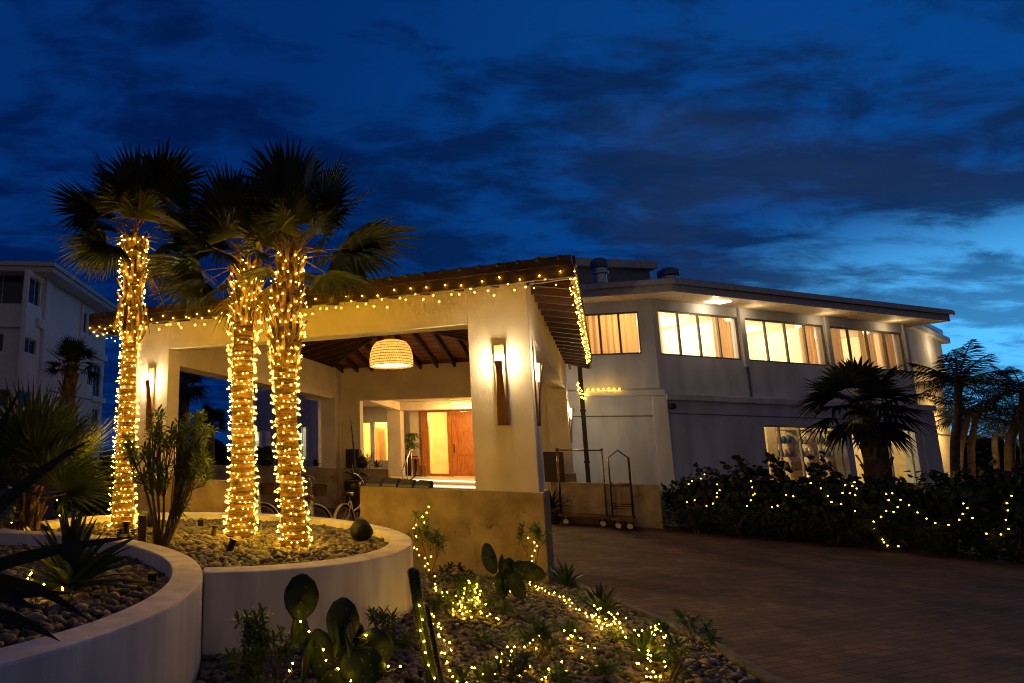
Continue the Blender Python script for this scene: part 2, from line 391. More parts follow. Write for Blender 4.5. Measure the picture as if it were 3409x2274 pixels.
# two-step fascia boards
def fascia(a, b, off):
    a = np.array(a, float); b = np.array(b, float); d = (b-a)/np.linalg.norm(b-a); n = np.array([d[1], -d[0], 0])
    m = MB(FR); up = (0,0,1)
    m.beam(a+n*.0+[0,0,.10], b+[0,0,.10], .04, .20); m.beam(a+n*.035+[0,0,.275], b+n*.035+[0,0,.275], .04, .145)
    m.build('fascia_board', woodF, por)
zf = 4.66
fascia((e0,f0,zf), (e1,f0,zf), 0); fascia((e1,f0+.03,zf), (e1,f1,zf), 0); fascia((e0,f1,zf), (e0,f0+.03,zf), 0)
# ceiling boards under the slope, rafters below them
zc = lambda d: EZ+.26+.21*d
cb = MB(FR); t2 = zc(0); i0, i1, g0, g1 = e0+.05, e1-.05, f0+.05, f1-.05; md2 = (i1-i0)/2
cb.add([(i0,g0,t2),(i1,g0,t2),(i1,g1,t2),(i0,g1,t2),(cu,g0+md2,zc(md2)),(cu,g1-md2,zc(md2))], [(4,1,0),(4,5,2,1),(5,3,2),(5,4,0,3)])
cm = woodC
t = cm.node_tree; n_ = t.nodes; l_ = t.links
wv = n_.new('ShaderNodeTexWave'); wv.wave_type = 'BANDS'; wv.bands_direction = 'Z'; wv.inputs['Scale'].default_value = 4.2; l_.new(n_['Texture Coordinate'].outputs['Object'], wv.inputs[0])
rr = n_.new('ShaderNodeValToRGB'); rr.color_ramp.elements[0].position = .0; rr.color_ramp.elements[0].color = (.25,.25,.25,1); rr.color_ramp.elements[1].position = .12; rr.color_ramp.elements[1].color = (1,1,1,1)
l_.new(wv.outputs[0], rr.inputs[0]); b_ = n_['Principled BSDF']; s_ = b_.inputs['Base Color'].links[0].from_socket
mx = n_.new('ShaderNodeMix'); mx.data_type = 'RGBA'; mx.blend_type = 'MULTIPLY'; mx.inputs[0].default_value = 1; l_.new(s_, mx.inputs[6]); l_.new(rr.outputs[0], mx.inputs[7]); l_.new(mx.outputs[2], b_.inputs['Base Color'])
ceil = cb.build('ceiling_boards', woodC, por)
def rafter(a, b, par=None):
    # sloping board with a level tail, drawn as one bent plank
    MB(FR).beam(a, b, .07, .22).build('rafter', woodD, par or ceil)
dz = -.13
def raf_line(p_out, p_in): rafter((p_out[0],p_out[1],p_out[2]+dz), (p_in[0],p_in[1],p_in[2]+dz))
nside = 17
for i in range(nside):
    v = .2 + i*(10.6/(nside-1))
    dmax = min(mid, max(.3, min(v-f0, f1-v)))
    raf_line((e1-.06, v, zc(.06)), (e1-dmax, v, zc(dmax)))
    raf_line((e0+.06, v, zc(.06)), (e0+dmax, v, zc(dmax)))
for i in range(16):
    u = e0+.6 + i*((e1-e0-1.2)/15)
    dmax = min(u-e0, e1-u, mid)
    raf_line((u, f1-.06, zc(.06)), (u, f1-dmax, zc(dmax)))
    raf_line((u, f0+.06, zc(.06)), (u, f0+dmax, zc(dmax)))
for (a, b) in (((i0,g0),0),((i1,g0),0),((i1,g1),1),((i0,g1),1)):
    q = ridge[b]; rafter((a[0],a[1],t2-.12), (q[0],q[1]+(0 if b == 0 else 0),zc(md2)-.14))

# low coral-stone walls, free of the columns
def lowwall(name, label, b, bev=.01):
    return tag(MB(FR).box(*b).build(name, stone, bev=0), label, 'wall', 'low coral stone walls')
lowwall('stone_wall', 'tall blotchy coral stone wall by the right front column, four cushions on top', (-3.01,-1.081,-.07,.36,0,1.368))
lowwall('stone_wall', 'coral stone wall between the left column and the fairy-lit palms', (-7.36,-5.75,-.07,.36,0,1.37))
lowwall('stone_wall', 'long low coral stone wall at the back of the portico behind the bicycles', (-13.5,-5.7,10.25,10.6,0,1.38))
lowwall('stone_wall', 'coral stone wall behind the two luggage carts', (-.5,2.1,9.55,9.95,0,1.14))
tag(MB(FR).box(2.1,7.5,10.3,10.6,0,1.02).build('garden_wall', stucco_b, bev=.01), 'low pale wall behind the fairy-lit hedge', 'wall')

# ---------------------------------------------------------------- porch behind the back opening: platform, lit steps, door wall
ent = thing('entrance_porch', P(-3.4, 14), 'warm lit entrance porch with raised floor behind the portico', 'porch')
def ebox(name, m, *b, bev=.01): return MB(FR).box(*b).build(name, m, ent, bev=bev)
marble = mat('pale_stone_floor', (.55,.47,.36), rough=.5, var=.1, scale=3)
fl = ebox('floor', marble, -9.2,-.9,12.2,17.2,0,1.0)
strip = emit('step_light_glow', (1,.72,.33), 7.)
for k, (v0, z) in enumerate([(11.75,.83),(11.25,.66),(11.06,.5)]):
    st = ebox('step', marble, -5.65,-.9,v0,[12.2,11.75,11.25][k],0,z)
for k, (v0, z) in enumerate([(12.2,1.0),(11.75,.83),(11.25,.66)]):
    MB(FR).box(-5.6,-.95,v0-.035,v0-.003,z-.05,z-.02).build('step_light', strip, ent)
dw = MB(FR); wall_with(dw, -6.35, -.7, 15.5, 15.75, 1.0, 3.9, [(-5.87,-2.7,0,3.72)]); dw.build('door_wall', stucco, ent)
ebox('porch_pillar', stucco, -6.88,-6.32, 14.0,14.5,1.0,3.62)
ebox('porch_beam', stucco, -6.88,-.7, 14.0,14.5,3.62,3.95)
MB(FR).hexa([(-6.85,11.05,3.79),(-6.6,11.05,3.79),(-6.32,14.0,3.62),(-6.6,14.0,3.62)],[(-6.85,11.05,4.0),(-6.6,11.05,4.0),(-6.32,14.0,3.95),(-6.6,14.0,3.95)]).build('porch_beam', stucco, ent)
ebox('porch_ceiling', stucco, -9.2,-.5,11.06,16.2,3.96,4.1)
ebox('porch_wall', stucco, -.95,-.65,11.06,15.5,0,3.95)
# side wall with two windows on to the lobby (seen through the left of the opening)
lob = MB(FR); wz = lambda x, y: uvz(pl(x, y, P(0,16.2), VV))
a0 = wz(1205,1408); a1 = wz(1234,1533); b0 = wz(1244,1406); b1 = wz(1297,1533)
wall_with(lob, -11.5, -6.36, 16.2, 16.4, 0, 4.1, [(a0[0],a1[0],a1[2],a0[2]),(b0[0],b1[0],b1[2],b0[2])]); lob.build('lobby_wall', stucco_b, ent)
for q0, q1 in ((a0,a1),(b0,b1)):
    MB(FR).box(q0[0],q1[0],16.27,16.28,q1[2],q0[2]).build('window_pane', glass, ent)
# lobby beyond: yellow lit stone back wall, timber doorway
lobby_w = stone_mat('lobby_stone', (.62,.45,.20), (.75,.58,.30), (.35,.24,.10))
MB(FR).box(-12,0,19.6,19.8,.9,4.2).build('lobby_back_wall', lobby_w, ent)
MB(FR).box(-12,0,16.4,19.6,3.9,4.0).build('lobby_ceiling', room_m, ent)
MB(FR).box(-12,0,16.4,19.6,.85,.95).build('lobby_floor', marble, ent)
c0 = uvz(pl(1246,1425,P(0,19.4),VV)); c1 = uvz(pl(1283,1535,P(0,19.4),VV))
dd = MB(FR).box(c0[0],c1[0],19.45,19.55,.95,c0[2]).build('lobby_door_frame', door_m, ent)
c2 = uvz(pl(1262,1430,P(0,19.4),VV)); c3 = uvz(pl(1280,1535,P(0,19.4),VV))
MB(FR).box(c2[0],c3[0],19.40,19.44,.96,c2[2]-.05).build('lobby_door', woodT, dd)
light('lobby_lamp', 'POINT', P(-8.3,18.2,3.5), 700, (1,.62,.18), ent, .15); light('lobby_lamp', 'POINT', P(-4.6,17.8,3.5), 230, (1,.60,.2), ent, .15)
# the door: frame, glass sidelight, panelled cedar leaf
door = thing('entrance_door', P(-4.3,15.45,1.0), 'big panelled cedar front door with a glass sidelight on its left', 'door')
D0 = -5.86; DZ = 3.70
g0_ = uvz(pl(1424,1374,P(0,15.45),VV))[0]; g1_ = uvz(pl(1487,1374,P(0,15.45),VV))[0]; h1_ = uvz(pl(1500,1374,P(0,15.45),VV))[0]
fm = MB(FR); fm.box(D0,g0_,15.38,15.6,1.0,DZ).box(g0_,-2.7,15.38,15.6,DZ-.10,DZ).box(g1_,h1_,15.40,15.58,1.0,DZ-.10).box(g0_,g1_,15.40,15.58,1.0,1.1); fm.build('door_frame', door_m, door, bev=.008)
MB(FR).box(g0_,g1_,15.47,15.485,1.1,DZ-.1).build('sidelight_glass', glass, door)
lf = MB(FR); lx0, lx1 = h1_+.004, -2.71
W_ = lx1-lx0; st = .2
lf.box(lx0,lx0+st,15.42,15.50,1.02,DZ-.11).box(lx1-st,lx1,15.42,15.50,1.02,DZ-.11)
for z0, z1 in ((1.02,1.25),(1.86,2.12),(2.78,2.98),(3.42,DZ-.11)): lf.box(lx0+st,lx1-st,15.42,15.50,z0,z1)
leaf = lf.build('door_leaf', door_m, door, bev=.01)
pn = MB(FR)
for z0, z1 in ((1.25,1.86),(2.12,2.78),(2.98,3.42)):
    nb = 7
    for i in range(nb): pn.box(lx0+st+(W_-2*st)*i/nb+.004, lx0+st+(W_-2*st)*(i+1)/nb-.004, 15.445, 15.48, z0, z1)
pn.build('door_panel', door_m, leaf, bev=.004)
MB(FR).tube([P(0,0)*0+np.array([lx0+.1,15.36,1.95]),(lx0+.1,15.36,2.3)],.018,8).build('door_handle', metalK, leaf)

# handrail up the steps
hr = thing('handrail', P(-5.4,12,.5), 'steel stair handrail with posts beside the lit steps', 'handrail')
def raildraw(name, pts, r, parent=hr): MB(FR).tube(pts, r, 8).build(name, steel, parent, smooth=True)
raildraw('rail', [(-5.45,10.95,1.25),(-5.45,12.1,1.98),(-5.45,12.35,2.05),(-5.45,12.5,2.0)], .03)
for v, z in ((11.1,.5),(11.7,.66),(12.3,1.0)): raildraw('post', [(-5.45,v,z),(-5.45,v,z+.95 if v > 12 else 1.3+(v-10.95)*.63)], .02)
hr2 = thing('handrail', P(-3.0,12,.5), 'dark end of a stair handrail rising over the cushions on the stone wall', 'handrail')
_b = uvz(pl(1358,1603,P(0,11.0),VV)); _t = uvz(pl(1385,1583,P(0,11.3),VV))
MB(FR).tube([(_b[0],11.0,_b[2]-.25),(_b[0],11.0,_b[2]),(_t[0],11.3,_t[2]),(_t[0]+.14,11.4,_t[2]+.0)],.022,8).build('rail', metalK, hr2, smooth=True)
MB(FR).tube([(_b[0]-.02,10.85,.0),(_b[0]-.02,10.85,_b[2]-.1)],.02,8).build('post', steel, hr2, smooth=True)

# downpipe at the far right column
dp = MB(FR); q0 = uvz(pl(1937,1310,P(0,10.0),VV)); 
dp.box(.32,.44,10.0,10.12,.0,4.55).box(.30,.46,9.98,10.14,3.2,3.26).box(.30,.46,9.98,10.14,1.7,1.76); tag(dp.build('downpipe', metalK), 'dark square downpipe beside the far right portico column', 'downpipe')

# ---------------------------------------------------------------- wall sconces: board, leaning carved blade, hidden tube
woodL = mat('pale_wood', (.45,.27,.12), rough=.5, var=.3, scale=4, stretch=(6,6,1))
glow = emit('sconce_tube_glow', (1,.74,.38), 60.)
def sconce(label, u, v, ang, zb=2.43, power=135):
    # ang: facing direction of the wall in the portico frame (0 = front face)
    o = P(u, v, zb); fr = frame(o, FA+ang)
    t = thing('wall_sconce', o, label, 'wall lamp', 'carved wood wall sconces')
    MB(fr).box(-.082,.082,-.025,.0,0,1.34).build('back_board', woodL, t, bev=.004)
    m = MB(fr); zs = [0,.35,.6,.85,1.06]; wd = [.080,.076,.055,.050,.062]; off = [.03,.04,.065,.10,.145]
    v_ = []; f_ = []
    for z, w2, d in zip(zs, wd, off):
        v_ += [(-w2,-d,z),(w2,-d,z),(w2,-d-.022,z),(-w2,-d-.022,z)]
    for i in range(len(zs)-1):
        for k in range(4): f_.append((i*4+k,i*4+(k+1)%4,i*4+4+(k+1)%4,i*4+4+k))
    f_ += [(3,2,1,0),tuple(16+k for k in range(4))]
    m.add(v_, f_).build('carved_blade', woodT, t, bev=.004)
    MB(fr).box(-.09,.09,-.03,-.0252,0,.02).build('bottom_block', woodT, t)
    MB(fr).tube([(0,-.06,.75),(0,-.075,1.05)],.013,8).build('lamp_tube', glow, t)
    p = o + (-.062)*fr[2] + np.array([0,0,1.04]); light('lamp', 'POINT', p, power, (1,.76,.42), t, .03)
    return t
sconce('lit carved wood sconce on the right front column facing the garden', -.54, 0., 0)
sconce('lit carved wood sconce seen edge-on on the right side of the front column', -.06, .45, PI/2)
sconce('lit carved wood sconce on the left front column behind the leafy shrub', uvz(pl(500,1400,P(0,0),VV))[0], 0., 0)
sconce('lit carved wood sconce on the far right column behind the luggage carts', -.05, 10.85, PI/2, 2.3)

# ---------------------------------------------------------------- pendant lamps
def pendant(label, c, r, h, power, rod):
    t = thing('pendant_lamp', c, label, 'pendant lamp', 'woven pendant lamps')
    prof = [(r,0),(r*1.005,h*.25),(r*.97,h*.5),(r*.88,h*.72),(r*.70,h*.9),(r*.38,h*.985),(.05,h)]
    MB().lathe(prof, c, 48).build('woven_shade', wicker_w, t, smooth=True)
    MB().lathe([(r*1.0,.0),(r*1.015,.012),(r*1.0,.024),(r*.985,.012),(r*1.0,0)], c, 48).build('rim', woodT, t, smooth=True)
    MB().lathe([(r*.93,.05),(.02,.05)], c, 40).build('diffuser', emit('diffuser_glow', (1,.78,.45), 5.), t)
    MB().lathe([(.0,.10),(.06,.13),(.075,.19),(.05,.25),(.0,.28)], c, 16).build('bulb', emit('warm_bulb', (1,.7,.3), 25), t, smooth=True)
    MB().tube([c+np.array([0,0,h]), c+np.array([0,0,h+rod])], .012, 6).build('rod', metalK, t)
    light('lamp', 'POINT', c+np.array([0,0,.35]), power*.38, (1,.54,.15), t, .06)
    light('lamp', 'POINT', c+np.array([0,0,-.06]), power, (1,.54,.15), t, .35)
    return t
wicker_w = mat('woven_rattan', (.58,.40,.19), rough=.7, var=.2, scale=20, trans=.5)
t_ = wicker_w.node_tree; n_ = t_.nodes; l_ = t_.links
tcx = n_['Texture Coordinate']; sp = n_.new('ShaderNodeSeparateXYZ'); l_.new(tcx.outputs['Object'], sp.inputs[0])
at = n_.new('ShaderNodeMath'); at.operation = 'ARCTAN2'; l_.new(sp.outputs[1], at.inputs[0]); l_.new(sp.outputs[0], at.inputs[1])
cbx = n_.new('ShaderNodeCombineXYZ'); 
m1 = n_.new('ShaderNodeMath'); m1.operation = 'MULTIPLY_ADD'; l_.new(sp.outputs[2], m1.inputs[0]); m1.inputs[1].default_value = .9; l_.new(at.outputs[0], m1.inputs[2])
l_.new(m1.outputs[0], cbx.inputs[0]); l_.new(sp.outputs[2], cbx.inputs[1])
bk = n_.new('ShaderNodeTexBrick'); l_.new(cbx.outputs[0], bk.inputs[0]); bk.inputs['Scale'].default_value = 1; bk.inputs['Brick Width'].default_value = .085; bk.inputs['Row Height'].default_value = .075; bk.inputs['Mortar Size'].default_value = .012; bk.offset = .5
bk.inputs['Color1'].default_value = (1,1,1,1); bk.inputs['Color2'].default_value = (.75,.7,.6,1); bk.inputs['Mortar'].default_value = (.12,.10,.08,1)
mo = n_['Material Output']; sh = mo.inputs[0].links[0].from_socket
trn = n_.new('ShaderNodeBsdfTransparent'); 
b_ = n_['Principled BSDF']; s_ = b_.inputs['Base Color'].links[0].from_socket
mx = n_.new('ShaderNodeMix'); mx.data_type = 'RGBA'; mx.blend_type = 'MULTIPLY'; mx.inputs[0].default_value = 1; l_.new(s_, mx.inputs[6]); l_.new(bk.outputs[0], mx.inputs[7])
l_.new(mx.outputs[2], b_.inputs['Base Color'])
for nd in n_:
    if nd.bl_idname == 'ShaderNodeBsdfTranslucent': l_.new(mx.outputs[2], nd.inputs[0])
pc = P(-3.97, 5.2, 4.22)
pendant('big dome-shaped woven rattan pendant lamp lit under the portico roof', pc, .57, .72, 170, 1.2)
p2 = pl(1545,1343,P(0,13.1),VV)
pendant('woven pendant lamp over the entrance steps, half hidden by the column', p2, .62, .2, 520, .3)
# ---------------------------------------------------------------- main building: two storeys, wrapped round a blunt corner
MBY = 21.
MC = atY(2215, 1480, MBY); MC[2] = 0
bld = thing('hotel_wing', MC, 'pale two-storey wing with a row of lit curtained upper windows and overhanging roof', 'building')
FB = frame(MC, .30); FL = frame(MC, PI-.35)       # right face: s to the right, d inwards;  left face: s to the left, d = towards the viewer
nR = FB[2]; nL = FL[2]
def sR(x, y, d=0.): q = pl(x, y, MC + d*nR, nR) - MC; return q@FB[1], q[2]
def sL(x, y, d=0.): q = pl(x, y, MC + d*nL, nL) - MC; return q@FL[1], q[2]
zb = sR(2231,1318)[1]                       # ledge
zs = (sR(2210,1177)[1]+sR(3008,1240)[1])/2; zt_ = (sR(2195,1032)[1]+sR(2987,1106)[1])/2
ze = zt_+.36
s_end = sR(3040,1250)[0]; s_low = sR(3100,1450)[0]
zf_ = sR(2540,1415)[1]; zfl = sR(2560,1570)[1]-.5
# openings on the upper floor: three groups of four panes
def xr(a): return 1850 + a/1.679
ups = []
for a, b in ((580,1035),(1065,1512),(1535,1945)):
    ups.append((sR(xr(a),1100)[0], sR(xr(b),1150)[0]))
lows = [(sR(xr(1155),1480)[0], sR(xr(1610),1500)[0]), (sR(xr(1640),1480)[0], sR(xr(2000),1500)[0])]
w1 = MB(FB); wall_with(w1, 0, s_end, 0, .3, zb, ze, [(a,b,zs,zt_) for a, b in ups]); w1.build('upper_wall', stucco_b, bld)
w2 = MB(FB); wall_with(w2, 0, s_low, -.12, .3, 0, zb, [(a,b,zfl,zf_) for a, b in lows]); w2.build('lower_wall', stucco_b, bld)
MB(FB).box(-.02,s_low+.1,-.26,-.12,zb-.16,zb+.06).build('ledge', stucco_b, bld, bev=.02)
MB(FB).box(.15,s_low-.1,-.135,-.121,zf_+.28,zf_+.31).build('wall_joint', frame_m, bld)
for a, b in ups: MB(FB).box(b+.02,b+.22,-.07,-.0,zs-.25,ze).build('pilaster', stucco_b, bld, bev=.015)
MB(FB).box(sR(xr(1075),1250)[0]-.03,sR(xr(1075),1250)[0]+.03,-.05,-.002,zb+.07,zs-.1).build('drain_channel', frame_m, bld)
MB(FB).box(s_low-.9,s_low+.02,-.2,-.121,0,zb-.17).build('end_pier', stucco_b, bld, bev=.02)
# left face
Ll = 2.95
lw = (sL(2130,1100)[0], Ll-1.3); zs2 = sL(2050,1181)[1]; zt2 = sL(2050,1040)[1]
w3 = MB(FL); wall_with(w3, 0, Ll, -.3, 0, zb, ze, [(lw[0],lw[1]+1.2,zs2,zt2)]); w3.build('upper_wall', stucco_b, bld)
zb2 = sL(2100,1300)[1]
w4 = MB(FL); w4.box(0,Ll,-.3,.12,0,zb2-.2); w4.build('lower_wall', stucco_b, bld)
MB(FL).box(-.1,Ll,-.3,.24,zb2-.2,zb2).build('ledge', stucco_b, bld, bev=.02)
MB(FL).box(.3,Ll,.121,.14,sL(2100,1386)[1]-.02,sL(2100,1386)[1]+.02).build('wall_joint', frame_m, bld)
MB(FL).box(-.14,.30,.121,.20,0,zb2-.21).build('corner_pier', stucco_b, bld, bev=.02)
# interior: floor, ceiling, back wall, partitions
rm = MB(FB); rm.box(.4,s_end-.3,.3,.4,zb,zb+.1)
inner = MB(FB)
inner.box(.3,s_end,6.0,6.1,zb,ze).box(.3,s_end,.31,6.0,zt_+.12,zt_+.2).box(.3,s_end,.31,6.0,zs-.7,zs-.6).box(s_end-.1,s_end,.31,6.,zs-.6,zt_+.12)
inner.build('upstairs_room', room_m, bld)
for k, (a, b) in enumerate(ups[:2]): MB(FB).box(b+.25,b+.35,.9,6.,zs-.6,zt_+.12).build('room_partition', room_m, bld)
MB(FB).box(ups[1][0]+.5,ups[1][0]+1.9,5.9,5.98,zs-.3,zs+.75).build('wall_panel', mat('tan_panel', (.55,.36,.14)), bld)
MB(FB).box(ups[1][0]+2.6,ups[1][0]+3.6,5.9,5.98,zs-.5,zs+.9).build('room_door', woodT, bld)
MB(FB).box(ups[0][0]+.7,ups[0][0]+2.2,5.9,5.98,zs+.35,zs+.47).build('wall_shelf', frame_m, bld)
MB(FB).hexa([(ups[2][0]+1.0,4,zs-.3),(ups[2][0]+2.4,4,zs-.3),(ups[2][0]+2.4,4.1,zs-.3),(ups[2][0]+1.0,4.1,zs-.3)],[(ups[2][0]+1.0,4,zs+.3),(ups[2][0]+2.4,4,zs+.9),(ups[2][0]+2.4,4.1,zs+.9),(ups[2][0]+1.0,4.1,zs+.3)]).build('stair_side', mat('ochre_panel', (.65,.40,.07)), bld)
warm = (1,.70,.34)
for a, b, pw in ((ups[0][0],ups[0][1],800),(ups[1][0],ups[1][1],560),(ups[2][0],ups[2][1],240)):
    for q in (.35,.7):
        light('room_lamp', 'POINT', MC+(a+(b-a)*q)*FB[1]+2.2*nR+np.array([0,0,zt_-.15]), pw/2, warm, bld, .18)
MB(FB).lathe([(0,0),(.16,.05),(.2,.16),(.12,.3),(0,.33)], (ups[0][0]+2.6,3.,zs+.45), 16).build('globe_lamp', emit('globe_glow', (1,.8,.5), 9), bld, smooth=True)
MB(FB).box(ups[0][0]+1.9,ups[0][0]+2.8,2.2,2.5,zt_+.08,zt_+.115).build('ceiling_panel_lamp', emit('panel_glow', (1,.85,.6), 9), bld)
# curtains: wavy cloth
def curtain(fr, s0, s1, d, z0, z1, par, n=None):
    n = n or max(10, int((s1-s0)*28)); v = []; f = []
    for i in range(n+1):
        s = s0+(s1-s0)*i/n; dd = d + .055*math.sin(i*1.05+s*3)+.012*math.sin(i*2.3)
        v += [(s,dd,z0),(s+.01*math.sin(i),dd*1.0,(z0+z1)/2),(s,dd,z1)]
    for i in range(n):
        for k in range(2): f.append((i*3+k,i*3+3+k,i*3+4+k,i*3+k+1))
    return MB(fr).add(v, f).build('curtain', curtain_m, par, smooth=True)
def glazing(fr, a, b, z0, z1, npane, par, fm, d=.06, pane=glass):
    w = MB(fr); t = .055
    w.box(a,b,d-.03,d+.03,z0,z0+.06).box(a,b,d-.03,d+.03,z1-.06,z1)
    for i in range(npane+1):
        s = a+(b-a)*i/npane; w.box(max(a,s-t/2),min(b,s+t/2),d-.035,d+.035,z0+.06,z1-.06)
    f = w.build('window', fm, par)
    MB(fr).box(a+.01,b-.01,d-.005,d+.005,z0+.03,z1-.03).build('pane', pane, f)
    return f
for k, (a, b) in enumerate(ups):
    wdw = glazing(FB, a, b, zs, zt_, 4, bld, frame_m)
    p_ = (b-a)/4
    cs = [((a+.05,a+.42*p_),(a+3.05*p_,b-.05)), ((a+3.05*p_,b-.05),), ((a+.05,a+p_*.95),(a+2.05*p_,a+2.75*p_),(a+3.1*p_,b-.05))][k]
    for c0_, c1_ in cs: curtain(FB, c0_, c1_, .28, zs-.02, zt_+.05, wdw)
wdw = glazing(FL, lw[0], lw[1]+1.2, zs2, zt2, 4, bld, frame_m, d=-.06)
curtain(FL, lw[0]+.03, lw[1]+1.2, -.25, zs2-.02, zt2+.05, wdw)
light('room_lamp', 'POINT', MC+((lw[0]+lw[1])/2)*FL[1]-1.3*nL+np.array([0,0,zt2-.2]), 120, (1,.55,.18), bld, .2)
MB(FL).box(.3,Ll,-3,-2.9,zb,ze).box(Ll-.02,Ll,-3,-.3,zb,ze).build('upstairs_room', room_m, bld)
# eaves and roof
ov = 1.15
def off(fr, s, d, z): return fr[0]+s*fr[1]+d*fr[2]+np.array([0,0,z])
kx = ov*math.tan((.35+.30)/2)
ER0 = off(FB, -kx*.0, 0, 0)
cor = MC - ov*nR/ math.cos(.325) * 1.0
cor = MC + np.array([math.sin(.30-.325+.325-.30), 0, 0])
bis = (-nR + nL); bis /= np.linalg.norm(bis); cor = MC + bis*ov/math.cos(.325)
tipR = off(FB, s_end+.5, -ov, 0); tipRb = off(FB, s_end+.5, 9, 0); tipL = off(FL, Ll, ov, 0); tipLb = off(FL, Ll, -9, 0)
inC = MC - bis*9
def up_(p, z): return np.array([p[0],p[1],z])
sof = MB().add([up_(tipL,ze-.02),up_(cor,ze-.02),up_(tipR,ze-.02),up_(tipRb,ze-.02),up_(inC,ze-.02),up_(tipLb,ze-.02)], [(0,1,4,5),(1,2,3,4)])
sof.build('soffit', mat('soffit_board', (.55,.46,.38), rough=.6), bld)
r2 = MB(); zt3 = ze+.42
def wallring(a, b, z0, z1, th=.05):
    a = np.array(a); b = np.array(b); d = (b-a)/np.linalg.norm(b-a); n = np.array([d[1],-d[0],0])
    r2.hexa([up_(a,z0),up_(b,z0),up_(b-n*th,z0),up_(a-n*th,z0)],[up_(a,z1),up_(b,z1),up_(b-n*th,z1),up_(a-n*th,z1)])
wallring(tipL, cor, ze-.05, ze+.2); wallring(cor, tipR, ze-.05, ze+.2); wallring(tipR, tipRb, ze-.05, ze+.2)
r2.build('fascia', frame_w, bld)
r2 = MB(); ex = 1.05
def outp(p): return p
o1 = MC+bis*(ov+.12)/math.cos(.325); tR2 = off(FB, s_end+.62, -ov-.12, 0); tL2 = off(FL, Ll, ov+.12, 0); tRb2 = off(FB, s_end+.62, 9, 0)
wallring(tL2, o1, ze+.2, zt3-.05); wallring(o1, tR2, ze+.2, zt3-.05); wallring(tR2, tRb2, ze+.2, zt3-.05)
r2.build('gutter', frame_w, bld)
rise = 1.25
ro = MB().add([up_(tL2,zt3-.04),up_(o1,zt3-.04),up_(tR2,zt3-.04),up_(off(FB,s_end-4,5.5,0),zt3+rise),up_(MC-bis*5.5,zt3+rise),up_(off(FL,Ll,-5.5,0),zt3+rise),up_(tRb2,zt3-.04)], [(0,1,4,5),(1,2,3,4),(2,6,3)])
ro.build('roof', metal_roof, bld)
light('soffit_lamp', 'POINT', off(FB, ups[0][0]+2.1, -.5, ze-.22), 22, (1,.75,.4), bld, .1)
MB(FB).box(ups[0][0]+1.75,ups[0][0]+2.5,-.75,-.35,ze-.06,ze-.025).build('soffit_lamp_panel', emit('soffit_glow', (1,.8,.5), 4), bld)
for q in (.45,1.35,2.3): light('soffit_lamp', 'POINT', off(FB, ups[0][0]+(ups[1][1]-ups[0][0])*q*.5+2.2, -.45, ze-.3), 9, (1,.70,.32), bld, .1)
# dome camera on the corner
m = MB(); cp = pl(2237,1352,MC-.3*nR,nR); m.lathe([(0,-.12),(.1,-.08),(.12,0),(.12,.08),(0,.1)], cp, 14); m.build('dome_camera', metalK, bld, smooth=True)
# shop on the ground floor right
for k, (a, b) in enumerate(lows):
    glazing(FB, a, b, zfl, zf_, 4 if k == 0 else 3, bld, frame_w, d=.1)
sh_ = MB(FB); sh_.box(lows[0][0]-.6,s_low,5.2,5.3,0,zb-.2).box(lows[0][0]-.7,lows[0][0]-.6,.31,5.3,0,zb-.2).box(lows[0][0]-.6,s_low,.31,5.2,zb-.3,zb-.2).box(lows[0][0]-.6,s_low,.31,5.2,zfl-.3,zfl-.2).box(s_low-.1,s_low,.31,5.2,zfl-.2,zb-.3)
sh_.build('shop_room', mat('shop_paint', (.66,.55,.36), rough=.9), bld)
for q in (.2,.55,.85):
    light('shop_lamp', 'POINT', off(FB, lows[0][0]+(lows[1][1]-lows[0][0])*q, 2.4, zb-.5), 190, (1,.68,.26), bld, .15)
shf = mat('shelf_board', (.30,.22,.12))
clr = [mat('cloth_cream', (.42,.36,.26)), mat('cloth_teal', (.05,.12,.13)), mat('cloth_black', (.03,.03,.03)), mat('cloth_rust', (.20,.07,.03)), mat('straw', (.5,.36,.16))]
a_, b_2 = lows[0][0], lows[1][1]
for i, (q, d) in enumerate(((.13,2.6),(.34,1.0),(.46,.9),(.62,1.1),(.80,1.6))):
    s = a_+(b_2-a_)*q; un = thing('shelf_unit', off(FB, s, d, zfl), ['tall shop shelf seen through the left window panes','shop shelf beside the green exit sign','shop shelf behind the narrow central window panes','shop shelf behind the palm trunk','shop shelf near the right end of the shop window'][i], 'shelf', 'shelves in the lit shop')
    m = MB(FB)
    for z in (0,.5,1.0,1.5,2.0): m.box(s-.5,s+.5,d,d+.35,zfl+z,zfl+z+.03)
    m.box(s-.52,s-.5,d,d+.35,zfl,zfl+2.1).box(s+.5,s+.52,d,d+.35,zfl,zfl+2.1); m.build('shelf', shf, un)
    for z in (.53,1.03,1.53):
        for jx in range(4):
            MB(FB).lathe([(0,0),(.07+.03*R.random(),0.0),(.09,.1+.1*R.random()),(.04,.25+.1*R.random()),(0,.27)], (s-.36+.24*jx, d+.17, zfl+z), 8).build('stock', R.choice(clr), un, smooth=True)
ck = thing('clothes_rack', off(FB, a_+1.0, 1.6, zfl), 'clothes rack with shirts behind the first shop window', 'clothes rack')
m = MB(FB); m.tube([(a_+.3,1.6,zfl),(a_+.3,1.6,zfl+1.35),(a_+1.7,1.6,zfl+1.35),(a_+1.7,1.6,zfl)], .02, 6); m.build('rail', steel, ck)
for i in range(12):
    s = a_+.42+i*.1; MB(FB).hexa([(s,1.42,zfl+.45),(s+.04,1.42,zfl+.45),(s+.04,1.78,zfl+.45),(s,1.78,zfl+.45)],[(s,1.5,zfl+1.3),(s+.04,1.5,zfl+1.3),(s+.04,1.7,zfl+1.3),(s,1.7,zfl+1.3)]).build('shirt', clr[(i*7)%4], ck)
